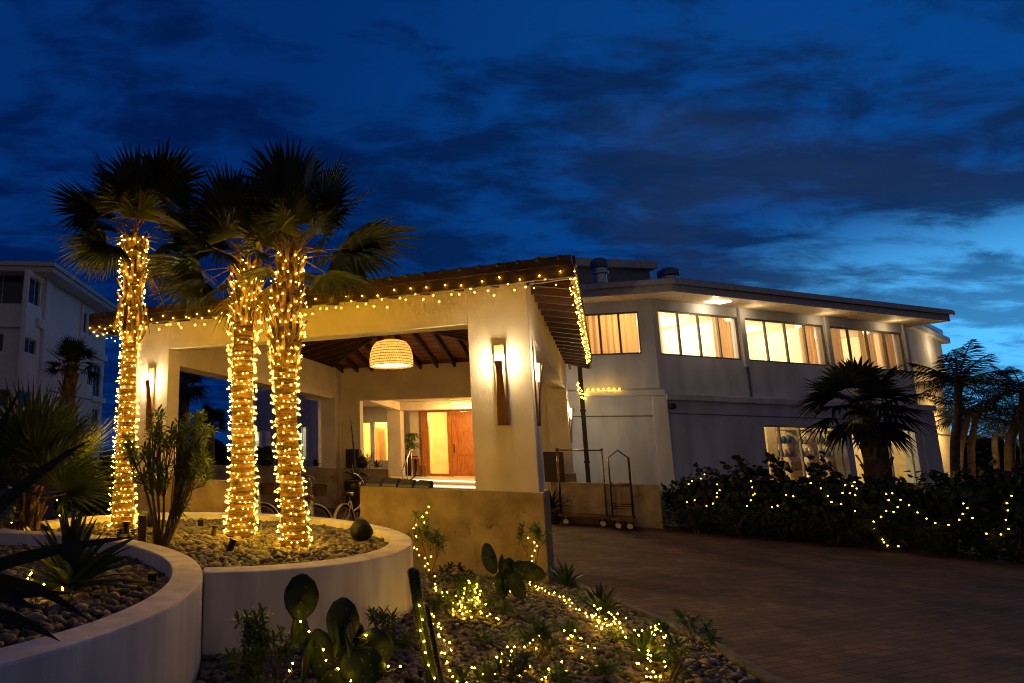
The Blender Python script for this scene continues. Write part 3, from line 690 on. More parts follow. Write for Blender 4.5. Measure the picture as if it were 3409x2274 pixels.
xs = pl(2692,1453,off(FB,0,2.6,0),nR); sx = (xs-MC)@FB[1]
exs = thing('exit_sign', xs, 'small glowing green exit sign inside the shop', 'sign')
MB(FB).box(sx-.17,sx+.17,2.6,2.66,xs[2]-.09,xs[2]+.09).build('lit_face', emit('exit_green', (.06,1,.28), 2.2), exs)
MB(FB).box(sx-.18,sx+.18,2.661,2.70,xs[2]-.10,xs[2]+.10).build('case', frame_w, exs)

# rooftop: louvred plant room and two ventilator cowls
pr = atY(2010, 900, 29.); zr0 = zt3+.9
rt_ = thing('rooftop_plant_room', (pr[0],pr[1],zr0), 'louvred rooftop room with a pale roof edge above the hotel wing', 'roof structure')
FP = frame((pr[0],pr[1],0), .10)
ztp = atY(2010,858,28.6)[2]; zlo = zr0-.6
sa = -3.2; sb = 2.35
MB(FP).box(sa,sb,0,4,zlo,ztp-.38).build('wall', mat('plant_room_wall', (.20,.22,.24)), rt_)
MB(FP).box(sa-.2,sb+.25,-.25,4.2,ztp-.38,ztp).build('roof_edge', frame_w, rt_)
for s0 in (-1.25,.55):
    lv = MB(FP)
    for k in range(6): lv.hexa([(s0,-.02,zlo+.72+k*.13),(s0+1.25,-.02,zlo+.72+k*.13),(s0+1.25,-.12,zlo+.68+k*.13),(s0,-.12,zlo+.68+k*.13)],[(s0,-.02,zlo+.75+k*.13),(s0+1.25,-.02,zlo+.75+k*.13),(s0+1.25,-.12,zlo+.71+k*.13),(s0,-.12,zlo+.71+k*.13)])
    lv.build('louvre', frame_w, rt_)
    MB(FP).box(s0,s0+1.25,-.011,-.001,zlo+.6,zlo+1.5).build('louvre_glow', emit('louvre_light', (1,.62,.25), .25), rt_)
def cowl(px, py0, py1, wpx, Yd, label):
    top = atY(px, py0, Yd); bot = atY(px, py1, Yd); r = wpx/2/F_*Yd*.9; h = top[2]-bot[2]
    t = thing('roof_ventilator', bot, label, 'roof vent', 'roof ventilators')
    MB().lathe([(r*.72,0),(r*.72,h*.35),(r*.95,h*.38),(r*.95,h*.46),(r*.75,h*.5),(r*.75,h*.62)], bot, 20).build('duct', steel, t, smooth=False)
    MB().lathe([(r*.8,h*.60),(r*1.0,h*.64),(r*1.0,h*.84),(r*.95,h*.9),(r*.7,h*.93),(r*.62,h),(0,h)], bot, 24).build('cowl', metal_roof, t)
cowl(2000, 862, 945, 62, 26., 'tall metal roof ventilator in front of the louvred plant room')
cowl(2230, 895, 962, 74, 25., 'squat metal roof ventilator alone on the right of the roof')

# farther wing glimpsed through the portico, steeply receding
qa = atY(845,1480,40.); qb = atY(1062,1480,28.); qa[2]=qb[2]=0
wg = thing('courtyard_wing', (qa+qb)/2, 'shadowed building wing with pale framed windows seen through the portico', 'building')
dx_ = qb-qa; Lq = np.linalg.norm(dx_); FQ = frame(qa, math.atan2(dx_[1],dx_[0]))
def sQ(x,y): q = pl(x,y,qa,FQ[2])-qa; return q@FQ[1], q[2]
g1 = sQ(846,1300); g2 = sQ(905,1295); zc2 = sQ(870,1306)[1]
h0, h1 = sQ(848,1440), sQ(900,1440); j0, j1 = sQ(1003,1440), sQ(1058,1440)
lz0, lz1 = sQ(1030,1535)[1], sQ(1030,1416)[1]
m = MB(FQ); wall_with(m, -6, Lq+.6, 0, .3, 0, 9, [(h0[0],h1[0],lz0,lz1),(j0[0],j1[0],lz0,lz1),(g1[0]-2,g2[0],zc2,zc2+1.5)]); m.build('wall', mat('grey_stucco', (.42,.42,.46), rough=.9), wg)  # one even grey stucco over the whole wing wall
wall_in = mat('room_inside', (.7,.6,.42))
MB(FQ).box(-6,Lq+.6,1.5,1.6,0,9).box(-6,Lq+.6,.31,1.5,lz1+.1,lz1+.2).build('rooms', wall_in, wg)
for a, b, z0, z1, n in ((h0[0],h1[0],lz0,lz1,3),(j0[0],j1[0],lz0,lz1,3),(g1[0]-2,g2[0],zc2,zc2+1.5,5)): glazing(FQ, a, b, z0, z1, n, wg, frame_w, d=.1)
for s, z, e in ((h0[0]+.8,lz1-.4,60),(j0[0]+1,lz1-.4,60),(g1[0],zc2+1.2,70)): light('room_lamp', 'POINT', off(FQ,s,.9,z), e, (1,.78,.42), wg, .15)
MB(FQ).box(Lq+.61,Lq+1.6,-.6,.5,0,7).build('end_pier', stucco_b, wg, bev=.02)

# ---------------------------------------------------------------- left: four-storey block
lc = atY(98,1480,33.); lc[2] = 0; le = atY(333,1480,43.5); le[2] = 0
lf_b = thing('apartment_block', lc, 'tall white four-storey block with dark windows on the left', 'building')
d_ = le-lc; Ls = np.linalg.norm(d_); FS = frame(lc, math.atan2(d_[1],d_[0]))   # s into the distance, d to the left (inside)
def sS(x,y,d=0.): q = pl(x,y,lc+d*FS[2],FS[2])-lc; return q@FS[1], q[2]
FF = frame(lc, math.radians(3))                                                 # front face: s negative to the left, d inside
def sF(x,y): q = pl(x,y,lc,FF[2])-lc; return q@FF[1], q[2]
apt = mat('apartment_stucco', (.72,.69,.70), rough=.9, var=.05, bump=.4, bscale=30)
ztop = sS(98,896)[1]; zmid = (sF(60,1078)[1])
def z7(x, y): return sS(x/3.92, 840+y/3.92)
def z8(x, y): return sS(x/3.92, 1200+y/3.92)
def rect(p, q): return (p[0], q[0], q[1], p[1])
opn = [rect(z7(395,300),z7(545,735)), rect(z7(330,1100),z7(465,1350)), rect(z8(268,380),z8(408,635)),
       rect(z7(1085,770),z7(1125,1060)), rect(z7(1165,860),z7(1185,1100)), rect(z8(1155,20),z8(1200,330)), rect(z8(1228,50),z8(1300,510)), rect(z8(1208,625),z8(1270,1040))]
opn = [(a, b, z0, z1) for a, b, z0, z1 in opn]
m = MB(FS); wall_with(m, 0, Ls, 0, .25, 0, ztop, opn); m.build('side_wall', apt, lf_b)
for o in opn: glazing(FS, *o[:2], o[2], o[3], 2, lf_b, frame_w, d=.12, pane=glassd)
fo = [(-.9-2.2, -.45, sF(40,1012)[1], sF(40,911)[1]), (-1.9, -1.05, sF(5,1170)[1], sF(5,1110)[1]), (-1.8, -.75, sF(10,1354)[1], sF(10,1294)[1])]
fo[0] = (sF(-60,950)[0], sF(76,950)[0], *fo[0][2:]); fo[1] = (sF(-50,1150)[0], sF(9,1150)[0], *fo[1][2:]); fo[2] = (sF(-50,1320)[0], sF(27,1320)[0], *fo[2][2:])
m = MB(FF); wall_with(m, -14, -.001, 0, .25, 0, ztop, fo); m.build('front_wall', apt, lf_b)
for k, o in enumerate(fo): glazing(FF, *o[:2], o[2], o[3], 2 if k == 0 else 1, lf_b, frame_w, d=.12, pane=glassd)
# bands, pilasters, eaves
zb7 = z7(345,925)[1]
MB(FF).box(-14,.18,-.2,-.0,zb7,zb7+.5).build('band', apt, lf_b); MB(FS).box(.01,z7(560,1030)[0],-.2,-.0,zb7,zb7+.5).build('band', apt, lf_b)
zb8 = z8(1330,560)[1]; MB(FS).box(Ls-2.2,Ls+.15,-.18,0,zb8,zb8+.35).build('band', apt, lf_b)
zb9 = sS(1365/3.92,840+1430/3.92)[1]; MB(FS).box(Ls-2.2,Ls+.15,-.18,0,zb9,zb9+.4).build('band', apt, lf_b)
sp_ = z7(600,700)[0]; MB(FS).box(sp_-.35,sp_+.35,-.16,0,0,ztop).build('pilaster', apt, lf_b, bev=.02)
sp2 = z7(1060,900)[0]; MB(FS).box(sp2-.2,sp2+.2,-.1,0,zb9,ztop).build('pilaster', apt, lf_b, bev=.02)
for x_, y_ in ((700,400),):
    MB(FS).box(sp_+.6,z8(1200,560)[0],-.02,-.001,z8(700,410)[1]-.03,z8(700,410)[1]+.03).build('wall_joint', frame_m, lf_b)
eo = 1.0
e_ = MB(); pA = off(FF,-14,-eo,0); pB = lc+(-FF[2]-FS[2])/np.linalg.norm(FF[2]+FS[2])*eo*1.35; pC = off(FS,Ls+.9,-eo,0)
def seg(mb, a, b, z0, z1, th):
    a = np.array(a); b = np.array(b); d = (b-a)/np.linalg.norm(b-a); n = np.array([d[1],-d[0],0])
    mb.hexa([up_(a,z0),up_(b,z0),up_(b-n*th,z0),up_(a-n*th,z0)],[up_(a,z1),up_(b,z1),up_(b-n*th,z1),up_(a-n*th,z1)])
seg(e_,pA,pB,ztop,ztop+.28,.05); seg(e_,pB,pC,ztop,ztop+.28,.05); e_.build('fascia', frame_w, lf_b)
e_ = MB(); seg(e_,off(FF,-14,-eo-.1,0),pB+(pB-lc)*.1,ztop+.28,ztop+.5,.05); seg(e_,pB+(pB-lc)*.1,off(FS,Ls+1,-eo-.1,0),ztop+.28,ztop+.5,.05); e_.build('gutter', frame_w, lf_b)
iA = off(FF,-14,6,0); iB = off(FS,6,6,0); iC = off(FS,Ls+.9,6,0)
MB().add([up_(pA,ztop+.02),up_(pB,ztop+.02),up_(pC,ztop+.02),up_(iC,ztop+.02),up_(iB,ztop+.02),up_(iA,ztop+.02)],[(0,1,4,5),(1,2,3,4)]).build('soffit', apt, lf_b)
MB().add([up_(pA,ztop+.46),up_(pB,ztop+.46),up_(pC,ztop+.46),up_(iC,ztop+2.3),up_(iB,ztop+2.3),up_(iA,ztop+2.3)],[(0,1,4,5),(1,2,3,4)]).build('roof', tile_m, lf_b)

# far right: a further wing, its wall washed by a lamp
fr0 = atY(3085,1480,30.); fr0[2] = 0; fr1 = atY(3240,1480,36.); fr1[2]=0
fw_ = thing('far_wing', fr0, 'distant cream wing wall washed by warm light behind the palms', 'building')
d_ = fr1-fr0; FW = frame(fr0, math.atan2(d_[1],d_[0])); Lw = np.linalg.norm(d_)
def sW(x,y): q = pl(x,y,fr0,FW[2])-fr0; return q@FW[1], q[2]
sw = sW(3172,1480)[0]; zw1 = sW(3150,1160)[1]
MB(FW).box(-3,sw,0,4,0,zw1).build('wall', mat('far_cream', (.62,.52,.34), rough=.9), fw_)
MB(FW).box(-3,sW(3110,1200)[0],-.35,0,sW(3080,1230)[1],zw1+.5).build('upper_wall', stucco_b, fw_, bev=.02)
MB(FW).box(-3.2,sw+.5,-.5,4,zw1,zw1+.3).build('eave', frame_w, fw_); MB(FW).box(-3.2,sw+.4,-.3,4,zw1+.3,zw1+.75).build('roof', metal_roof, fw_)
MB(FW).box(.0,sw-.1,-.03,-.001,sW(3130,1447)[1]-.04,sW(3130,1447)[1]+.04).build('wall_joint', frame_m, fw_)
light('wall_lamp', 'POINT', off(FW, sw*.45, -1.5, 3.4), 330, (1,.62,.2), fw_, .15)
light('wall_lamp', 'POINT', off(FW, sw*.3, -1.2, 7.2), 60, (1,.68,.3), fw_, .15)
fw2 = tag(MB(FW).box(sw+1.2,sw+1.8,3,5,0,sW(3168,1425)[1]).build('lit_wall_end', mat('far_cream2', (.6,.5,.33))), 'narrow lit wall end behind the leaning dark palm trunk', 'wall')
light('garden_uplight', 'POINT', atY(3225,1545,26.)+np.array([0,0,.2]), 30, (1,.60,.18), None, .1)
light('garden_uplight', 'POINT', atY(3375,1530,27.)+np.array([0,-.6,.2]), 22, (1,.60,.18), None, .1)
# ---------------------------------------------------------------- round white planters with pebbles
RC = np.array([-.88, 9.5]); RR = 3.03; LCn = np.array([-4.02, 6.11]); LR = 3.48; PH = .80; SOILR = .66; SOILL = .60
def arc_pts(c, r, a0, a1, n): return [(c[0]+r*math.cos(a0+(a1-a0)*i/n), c[1]+r*math.sin(a0+(a1-a0)*i/n)) for i in range(n+1)]
def ring(mb, c, r, th, a0, a1, n, z0, z1):
    o = arc_pts(c, r, a0, a1, n); i = arc_pts(c, r-th, a0, a1, n); m = n+1
    v = [(x,y,z0) for x,y in o]+[(x,y,z1) for x,y in o]+[(x,y,z1) for x,y in i]+[(x,y,z0) for x,y in i]
    f = []
    for k in range(n):
        for q in range(3): f.append((q*m+k, q*m+k+1, (q+1)*m+k+1, (q+1)*m+k))
    if abs(a1-a0) < 2*PI-1e-3: f += [(0,m,2*m,3*m),(n,3*m+n,2*m+n,m+n)]
    return mb.add(v, f)
# the right ring stops where it meets the left one
d12 = np.linalg.norm(LCn-RC); a_c = math.atan2(LCn[1]-RC[1], LCn[0]-RC[0])
h_ = math.acos((RR**2+d12**2-LR**2)/(2*RR*d12))
rp = thing('round_planter', (*RC,0), 'round white planter wall round the three fairy-lit palms', 'planter', 'round white garden planters')
ring(MB(), RC, RR, .30, a_c+h_+.004, a_c+2*PI-h_-.004, 160, 0, PH-.003).build('planter_wall', planter_m, rp, bev=.018)
lp = thing('round_planter', (*LCn,0), 'white planter in the left foreground holding dark agaves and a big fan palm', 'planter', 'round white garden planters')
ring(MB(), LCn, LR, .30, 0, 2*PI, 200, 0, PH).build('planter_wall', planter_m, lp, bev=.018)
in_r = lambda x, y, m=.31: (x-RC[0])**2+(y-RC[1])**2 < (RR-m)**2 and (x-LCn[0])**2+(y-LCn[1])**2 > (LR+.0)**2
in_l = lambda x, y, m=.31: (x-LCn[0])**2+(y-LCn[1])**2 < (LR-m)**2
def disc(c, r, z, name, par):
    MB().add([(x,y,z) for x,y in arc_pts(c, r, 0, 2*PI, 80)[:-1]], [tuple(range(80))]).build(name, soil_m, par)
disc(RC, RR-.2, SOILR-.03, 'soil_bed', rp); disc(LCn, LR-.2, SOILL-.03, 'soil_bed', lp)
# the ground bed: between the planters, the stone wall and the kerb
kerb = [gz(1848,1893)[:2], gz(1905,1950)[:2], gz(2000,1992)[:2], gz(2200,2078)[:2], gz(2400,2172)[:2], gz(2560,2274)[:2], np.array([4.4,4.6]), np.array([4.1,3.0])]
kx_ = [p[0] for p in kerb][::-1]; ky_ = [p[1] for p in kerb][::-1]
kerbx = lambda y: float(np.interp(y, ky_, kx_))
def in_bed(x, y):
    if x > kerbx(y)-.12 or y > 12.8: return False
    if (x-RC[0])**2+(y-RC[1])**2 < (RR+.03)**2 or (x-LCn[0])**2+(y-LCn[1])**2 < (LR+.03)**2: return False
    u, v, _ = uvz((x,y,0)); return v < -.09 and x > -3.2
bedpoly = [(kerbx(y)-.10, y) for y in np.linspace(3, 11.6, 14)] + [tuple(P(-.0,-.08)[:2]), tuple(P(-5,-.08)[:2]), (-2,10), (-2,3)]
sb_ = MB().add([(x,y,.012) for x,y in bedpoly],[tuple(range(len(bedpoly)))]).build('garden_bed', soil_m, loc=(0,0,0)); tag(sb_, kind='structure')
kb = MB()
ys = np.linspace(3, 11.55, 40)
for a, b in zip(ys, ys[1:]):
    xa, xb = kerbx(a), kerbx(b); kb.hexa([(xa-.10,a,0),(xa,a,0),(xb,b,0),(xb-.10,b,0)],[(xa-.10,a,.09),(xa,a,.09),(xb,b,.09),(xb-.10,b,.09)])
tag(kb.build('kerb', curb_m, loc=(0,0,0)), kind='structure')

def ico():
    t = (1+5**.5)/2; v = np.array([(-1,t,0),(1,t,0),(-1,-t,0),(1,-t,0),(0,-1,t),(0,1,t),(0,-1,-t),(0,1,-t),(t,0,-1),(t,0,1),(-t,0,-1),(-t,0,1)],float); v /= np.linalg.norm(v[0])
    f = [(0,11,5),(0,5,1),(0,1,7),(0,7,10),(0,10,11),(1,5,9),(5,11,4),(11,10,2),(10,7,6),(7,1,8),(3,9,4),(3,4,2),(3,2,6),(3,6,8),(3,8,9),(4,9,5),(2,4,11),(6,2,10),(8,6,7),(9,8,1)]
    return v, f
def subdiv(v, f):
    v = [tuple(p) for p in v]; c = {}; nf = []
    def mid(a, b):
        k = (min(a,b),max(a,b))
        if k not in c:
            p = (np.array(v[a])+np.array(v[b])); p /= np.linalg.norm(p); v.append(tuple(p)); c[k] = len(v)-1
        return c[k]
    for a, b, d in f:
        x, y, z = mid(a,b), mid(b,d), mid(d,a); nf += [(a,x,z),(b,y,x),(d,z,y),(x,y,z)]
    return np.array(v), nf
I0v, I0f = ico(); I1v, I1f = subdiv(I0v, I0f)
def pebbles(name, test, xr_, yr_, n, zbase, s0, s1, seed, label):
    rng = np.random.default_rng(seed); V = []; T = []; Cc = []; k = 0; tries = 0
    F0 = np.array(I1f)
    while k < n and tries < n*12:
        tries += 1
        x = rng.uniform(*xr_); y = rng.uniform(*yr_)
        if not test(x, y): continue
        s = rng.uniform(s0, s1) * (1.5 if rng.random() < .06 else 1); sc = np.array([s, s*rng.uniform(.6,.95), s*rng.uniform(.38,.68)])
        p = I1v*(1+.10*rng.standard_normal((len(I1v),1)))*sc
        a = rng.uniform(0, 6.28); tl = rng.uniform(-.45,.45); ca, sa_ = math.cos(a), math.sin(a)
        p = p @ np.array([[1,0,0],[0,math.cos(tl),-math.sin(tl)],[0,math.sin(tl),math.cos(tl)]]).T
        p = p @ np.array([[ca,-sa_,0],[sa_,ca,0],[0,0,1]]).T + np.array([x,y,zbase+rng.uniform(-.01,.035)])
        V.append(p); T.append(F0+k*len(I1v)); g = rng.choice([.45,.7,.9,1.15,1.4], p=[.12,.25,.3,.23,.1])*rng.uniform(.85,1.15)
        Cc.append(np.tile([g*rng.uniform(.95,1.08), g, g*rng.uniform(.86,1.02)], (len(I1v),1))); k += 1
    o = np_mesh(name, np.concatenate(V), np.concatenate(T), pebble_m, colors=np.concatenate(Cc))
    return tag(o, label, 'pebbles', kind='stuff')
pebbles('pebbles', in_r, (-4,2.2), (6.4,12.6), 4600, SOILR, .030, .060, 1, 'rounded river pebbles filling the palm planter')
pebbles('pebbles', lambda x, y: in_l(x, y) and x > -3.9, (-3.9,-.7), (3,9.7), 3000, SOILL, .032, .066, 2, 'grey river pebbles in the left foreground planter')
pebbles('pebbles', in_bed, (-1.2,4.8), (4.2,12.2), 10500, .015, .022, .048, 3, 'river pebbles covering the ground bed by the drive')
def in_lb(x, y): return -9 < x < -3.2 and 13 < y < 16.5
pebbles('pebbles', in_lb, (-9,-3.2), (13,16.5), 700, .03, .06, .13, 4, 'dark strip of pebbles across the drive on the left')

# ---------------------------------------------------------------- fairy lights
bulb_mes = {}
def bulb_mesh(bm=None):
    bm = bm or BULB
    if bm.name not in bulb_mes:
        m = MB(); m.lathe([(0,-.9),(.75,-.55),(1,0),(.7,.75),(.25,1.5),(0,1.7)], (0,0,0), 7)
        v = np.array(m.v)*.0077; me = bpy.data.meshes.new('bulb'); me.from_pydata(v.tolist(), [], m.f); me.materials.append(bm); bulb_mes[bm.name] = me
    return bulb_mes[bm.name]
def fairy(label, cables, bulbs, group, r=1.0, normals=None, cr=.0028, name='fairy_lights', bm=None):
    bulbs = [np.array(b, float) for b in bulbs]
    c = np.mean(bulbs, axis=0); t = thing(name, (c[0],c[1],min(b[2] for b in bulbs)), label, 'string lights', group)
    m = MB()
    for q in cables: m.tube(q, cr, 4, cap=False)
    m.build('cable', cable_m, t)
    me = bulb_mesh(bm)
    def key(i):
        s = -np.linalg.norm(bulbs[i]-O)
        if normals is not None: s += 8*(np.dot(normals[i], O-bulbs[i])/np.linalg.norm(O-bulbs[i]) > .0)
        return -s
    idx = sorted(range(len(bulbs)), key=key)
    rot = [Vector((normals[i] if normals is not None else (R.uniform(-1,1),R.uniform(-1,1),R.uniform(-.4,1)))).normalized().to_track_quat('-Z','Y') for i in range(len(bulbs))]
    # spread the hundred separate bulbs evenly over the ones that face the camera
    front = idx if normals is None else [i for i in idx if np.dot(normals[i], O-bulbs[i]) > 0]
    if len(front) > 100: sel = [front[int(k*len(front)/100)] for k in range(100)]
    else: sel = front
    ss = set(sel); rest = [i for i in range(len(bulbs)) if i not in ss]
    if len(sel) < 100 and rest:
        add = rest[:100-len(sel)]; sel = sel+add; rest = rest[100-len(add)-(100-len(add)-len(add)) if False else len(add):]
    for i in sel:
        o = bpy.data.objects.new('bulb', me); C.objects.link(o); o.parent = t; o.location = tuple(bulbs[i]-base[t]); o.rotation_mode = 'QUATERNION'; o.rotation_quaternion = rot[i]; o.scale = (r,r,r)
    if rest:
        bv = np.array([x.co[:] for x in me.vertices]); V = []; f = []
        for i in rest:
            M3 = np.array(rot[i].to_matrix()); n0 = len(V)*len(bv); V.append(bv*r @ M3.T + bulbs[i]); f += [tuple(a+n0 for a in p.vertices) for p in me.polygons]
        mm = MB(); mm.v = [tuple(x) for x in np.concatenate(V)]; mm.f = f
        o = mm.build('bulbs', bm or BULB, t); o['kind'] = 'stuff'
    return t
def resample(path, step):
    p = [np.array(q, float) for q in path]; out = [p[0]]; acc = 0
    for a, b in zip(p, p[1:]):
        l = np.linalg.norm(b-a); t = step-acc
        while t <= l: out.append(a+(b-a)*t/l); t += step
        acc = (acc+l) % step
    return out
def smooth(path, n=6):
    p = [np.array(q, float) for q in path]; p = [p[0]]+p+[p[-1]]; out = []
    for i in range(1, len(p)-2):
        for k in range(n):
            t = k/n; out.append(.5*((2*p[i])+(-p[i-1]+p[i+1])*t+(2*p[i-1]-5*p[i]+4*p[i+1]-p[i+2])*t*t+(-p[i-1]+3*p[i]-3*p[i+1]+p[i+2])*t**3))
    out.append(p[-2]); return out

# ---------------------------------------------------------------- fan palms
def fan_leaf(mb, o, d, L_, rb, nseg=26, droop=.25, spread=115, seed=0, w=.028, stem=None):
    # o = origin, d = direction of the leaf stalk, L_ = stalk length, rb = blade length
    rr = random.Random(seed); d = np.array(d, float); d /= np.linalg.norm(d)
    sd = np.cross(d, (0,0,1)); 
    if np.linalg.norm(sd) < .05: sd = np.array([1.,0,0])
    sd /= np.linalg.norm(sd); roll = rr.uniform(-.5,.5); upn = np.cross(sd, d)
    sd, upn = sd*math.cos(roll)+upn*math.sin(roll), upn*math.cos(roll)-sd*math.sin(roll)
    h = o + d*L_ + np.array([0,0,-droop*.35*L_])
    (stem or mb).tube([o, o+d*L_*.5+np.array([0,0,-droop*.08*L_]), h], [.016,.012,.009], 5)
    for i in range(nseg):
        a = math.radians(-spread+2*spread*i/(nseg-1)) + rr.uniform(-.02,.02)
        ln = rb*(1-.28*(abs(a)/math.radians(spread))**2)*rr.uniform(.9,1.05)
        e = d*math.cos(a)+sd*math.sin(a); e = e + upn*.18*math.cos(a); e /= np.linalg.norm(e)
        path = []; sides = []; g = droop*rr.uniform(.6,1.4)
        for t in (0,.3,.6,.82,1.):
            p = h + e*ln*t + np.array([0,0,-1])*g*ln*(t**2.4)*(.6+.5*abs(math.sin(a))); path.append(p)
        nrm = np.cross(e, sd*math.cos(a)-d*math.sin(a)); s_ = np.cross(nrm, e); s_ /= np.linalg.norm(s_)+1e-9
        ww = w*rb/.65
        mb.ribbon(path, [ww*.5,ww*1.75,ww*1.25,ww*.55,.002], s_, fold=.12)
def dirv(azd, el): a, e = math.radians(azd), math.radians(el); return np.array([math.cos(e)*math.cos(a), math.cos(e)*math.sin(a), math.sin(e)])
def fan_palm(label, path, rad, leaves, rb, seed, zboot, nboot, leafm=leafP, trunkm=trunk_m, group=None, skirt=2, nseg=26, petiole=.5, droop=.3, boots=True, w=.028, name='fan_palm'):
    rr = random.Random(seed); path = [np.array(p, float) for p in path]
    t = thing(name, path[0], label, 'palm tree', group)
    sp = smooth(path, 8); n = len(sp); rads = np.interp(np.linspace(0,1,n), np.linspace(0,1,len(rad)), rad)
    rads = [q*(1+.05*math.sin(i*2.1)+.03*rr.uniform(-1,1)) for i, q in enumerate(rads)]
    MB().tube(sp, rads, 18).build('trunk', trunkm, t, smooth=True)
    top = path[-1]; mb = MB(); st = MB()
    for azd, el, s in leaves:
        dd = dirv(azd, el); o = top + dd*np.array([.08,.08,.05]) + np.array([0,0,rr.uniform(-.15,.2)])
        fan_leaf(mb, o, dd, petiole*s*rr.uniform(.85,1.1), rb*s*rr.uniform(.9,1.08), nseg, droop*(1.25-.6*math.sin(math.radians(max(el,0)))), 88, rr.random(), w, st)
    cr = mb.build('crown', leafm, t)
    st.build('leaf_stalks', boot_m, cr, smooth=True)
    if skirt:
        mb = MB()
        for k in range(skirt):
            dd = dirv(rr.uniform(0,360), rr.uniform(-62,-35)); fan_leaf(mb, top+np.array([0,0,-.12])+dd*.05, dd, petiole*.6, rb*.7, 16, .5, 60, rr.random(), w*.8)
        mb.build('dead_fronds', leafB, cr)
    if boots and nboot:
        mb = MB()
        for k in range(nboot):
            q = rr.random(); z = zboot + (top[2]-zboot)*(k+.5)/nboot; f_ = np.interp(z, [p[2] for p in sp], range(n)); c = sp[int(f_)]; r = rads[int(f_)]
            a = k*2.4+rr.uniform(-.3,.3); e = np.array([math.cos(a),math.sin(a),0]); sd = np.array([-math.sin(a),math.cos(a),0]); tilt = rr.uniform(-.5,.5)
            ln = rr.uniform(.22,.42)
            p0 = c+e*(r*.92); 
            for sg in (-1,1):
                p1 = p0+e*.03+sd*sg*.05+np.array([0,0,ln*.4]); p2 = p0+e*(.05+.10*rr.random())+sd*(sg*.09+tilt*.1)+np.array([0,0,ln])
                mb.beam(p0+sd*sg*.01, p1, .062, .022, e); mb.beam(p1, p2, .055, .018, e)
        mb.build('leaf_bases', boot_m, t)
    return t, sp, rads
def crown_leaves(n, seed, lo=-38, hi=82, s=1.):
    rr = random.Random(seed); out = []
    for i in range(n):
        el = lo+(hi-lo)*((i+.5)/n)**.85; out.append((i*137.5+rr.uniform(-15,15), el+rr.uniform(-7,7), s*rr.uniform(.88,1.08)))
    return out
def kp(pts, Yd): return [atY(x*K, y*K, Yd) for x, y in pts]
PG = 'three fan palms wrapped in fairy lights'
p1p = kp([(280,1222),(284,1120),(289,1000),(296,840),(303,700),(307,590),(310,545)], 10.8); p1p[0][2] = .64
p2p = kp([(552,1240),(556,1120),(557,980),(556,860),(561,750),(567,660),(570,610)], 10.0); p2p[0][2] = .64
p3p = kp([(678,1262),(672,1160),(660,1020),(655,880),(657,760),(662,660),(668,585)], 8.97); p3p[0][2] = .64
def fans(spec, seed):
    # spec rows: (screen angle: 0 = right, 90 = up, 180 = left; how far towards (-) or away from (+) the viewer; size)
    rr = random.Random(seed); out = []
    for ang, dep, sz in spec:
        x = math.cos(math.radians(ang)); z = math.sin(math.radians(ang)); v = np.array([x, dep, z]); v /= np.linalg.norm(v)
        out.append((math.degrees(math.atan2(v[1], v[0])), math.degrees(math.asin(v[2])), sz*rr.uniform(.94,1.06)))
    return out
F1 = fans([(178,.2,1.0),(160,-.3,1.1),(150,.5,1.05),(135,.0,1.15),(120,-.5,1.1),(112,.4,1.15),(98,0,1.22),(84,-.4,1.15),(75,.5,1.15),(62,.1,1.2),(50,-.5,1.1),(38,.3,1.15),(22,-.2,1.1),(8,.4,1.05),(-8,-.3,1.),(-24,.4,.9),(200,-.4,.85),(215,.4,.8),(230,-.6,.7),(90,-1.2,.9),(60,-1.4,.85),(130,-1.3,.85),(-60,.5,.7)], 1)
F2 = fans([(176,.1,1.05),(158,-.4,1.05),(146,.4,1.1),(128,.1,1.1),(112,-.4,1.1),(98,.3,1.15),(84,-.2,1.15),(70,.4,1.1),(55,0,1.1),(35,.5,1.),(196,.3,.92),(212,.6,.82),(-10,.5,.9),(90,-1.3,.85),(140,-1.3,.85),(190,-1.2,.85),(40,-1.4,.8)], 2)
F3 = fans([(150,.1,.95),(132,-.4,1.),(118,.3,1.1),(104,0,1.25),(92,-.3,1.3),(80,.4,1.2),(68,0,1.25),(56,-.4,1.2),(46,.3,1.25),(34,-.1,1.3),(22,.4,1.3),(10,-.2,1.4),(-2,.3,1.1),(-14,.5,1.0),(172,-.5,.8),(200,.6,.75),(80,-1.3,.85),(40,-1.3,.9),(125,-1.3,.8)], 3)
T1 = fan_palm('leftmost fairy-lit fan palm with drooping dry leaf bases under its crown', p1p, [.20,.165,.15,.135,.135,.17,.16], F1, .98, 21, p1p[3][2]+.35, 26, group=PG, petiole=.60, droop=.26, nseg=32, w=.034)
T2 = fan_palm('middle fairy-lit fan palm with the lowest trunk top', p2p, [.225,.19,.17,.17,.165,.19,.15], [(a,b,c*1.14) for a,b,c in F2], .92, 22, p2p[4][2]-.1, 26, group=PG, petiole=.62, droop=.28, nseg=32, w=.034)
T3 = fan_palm('nearest fairy-lit fan palm with a thick criss-cross booted trunk', p3p, [.20,.17,.15,.155,.185,.165,.10], F3, .84, 23, p3p[3][2]+.12, 40, group=PG, petiole=.55, droop=.26, nseg=32, w=.034)
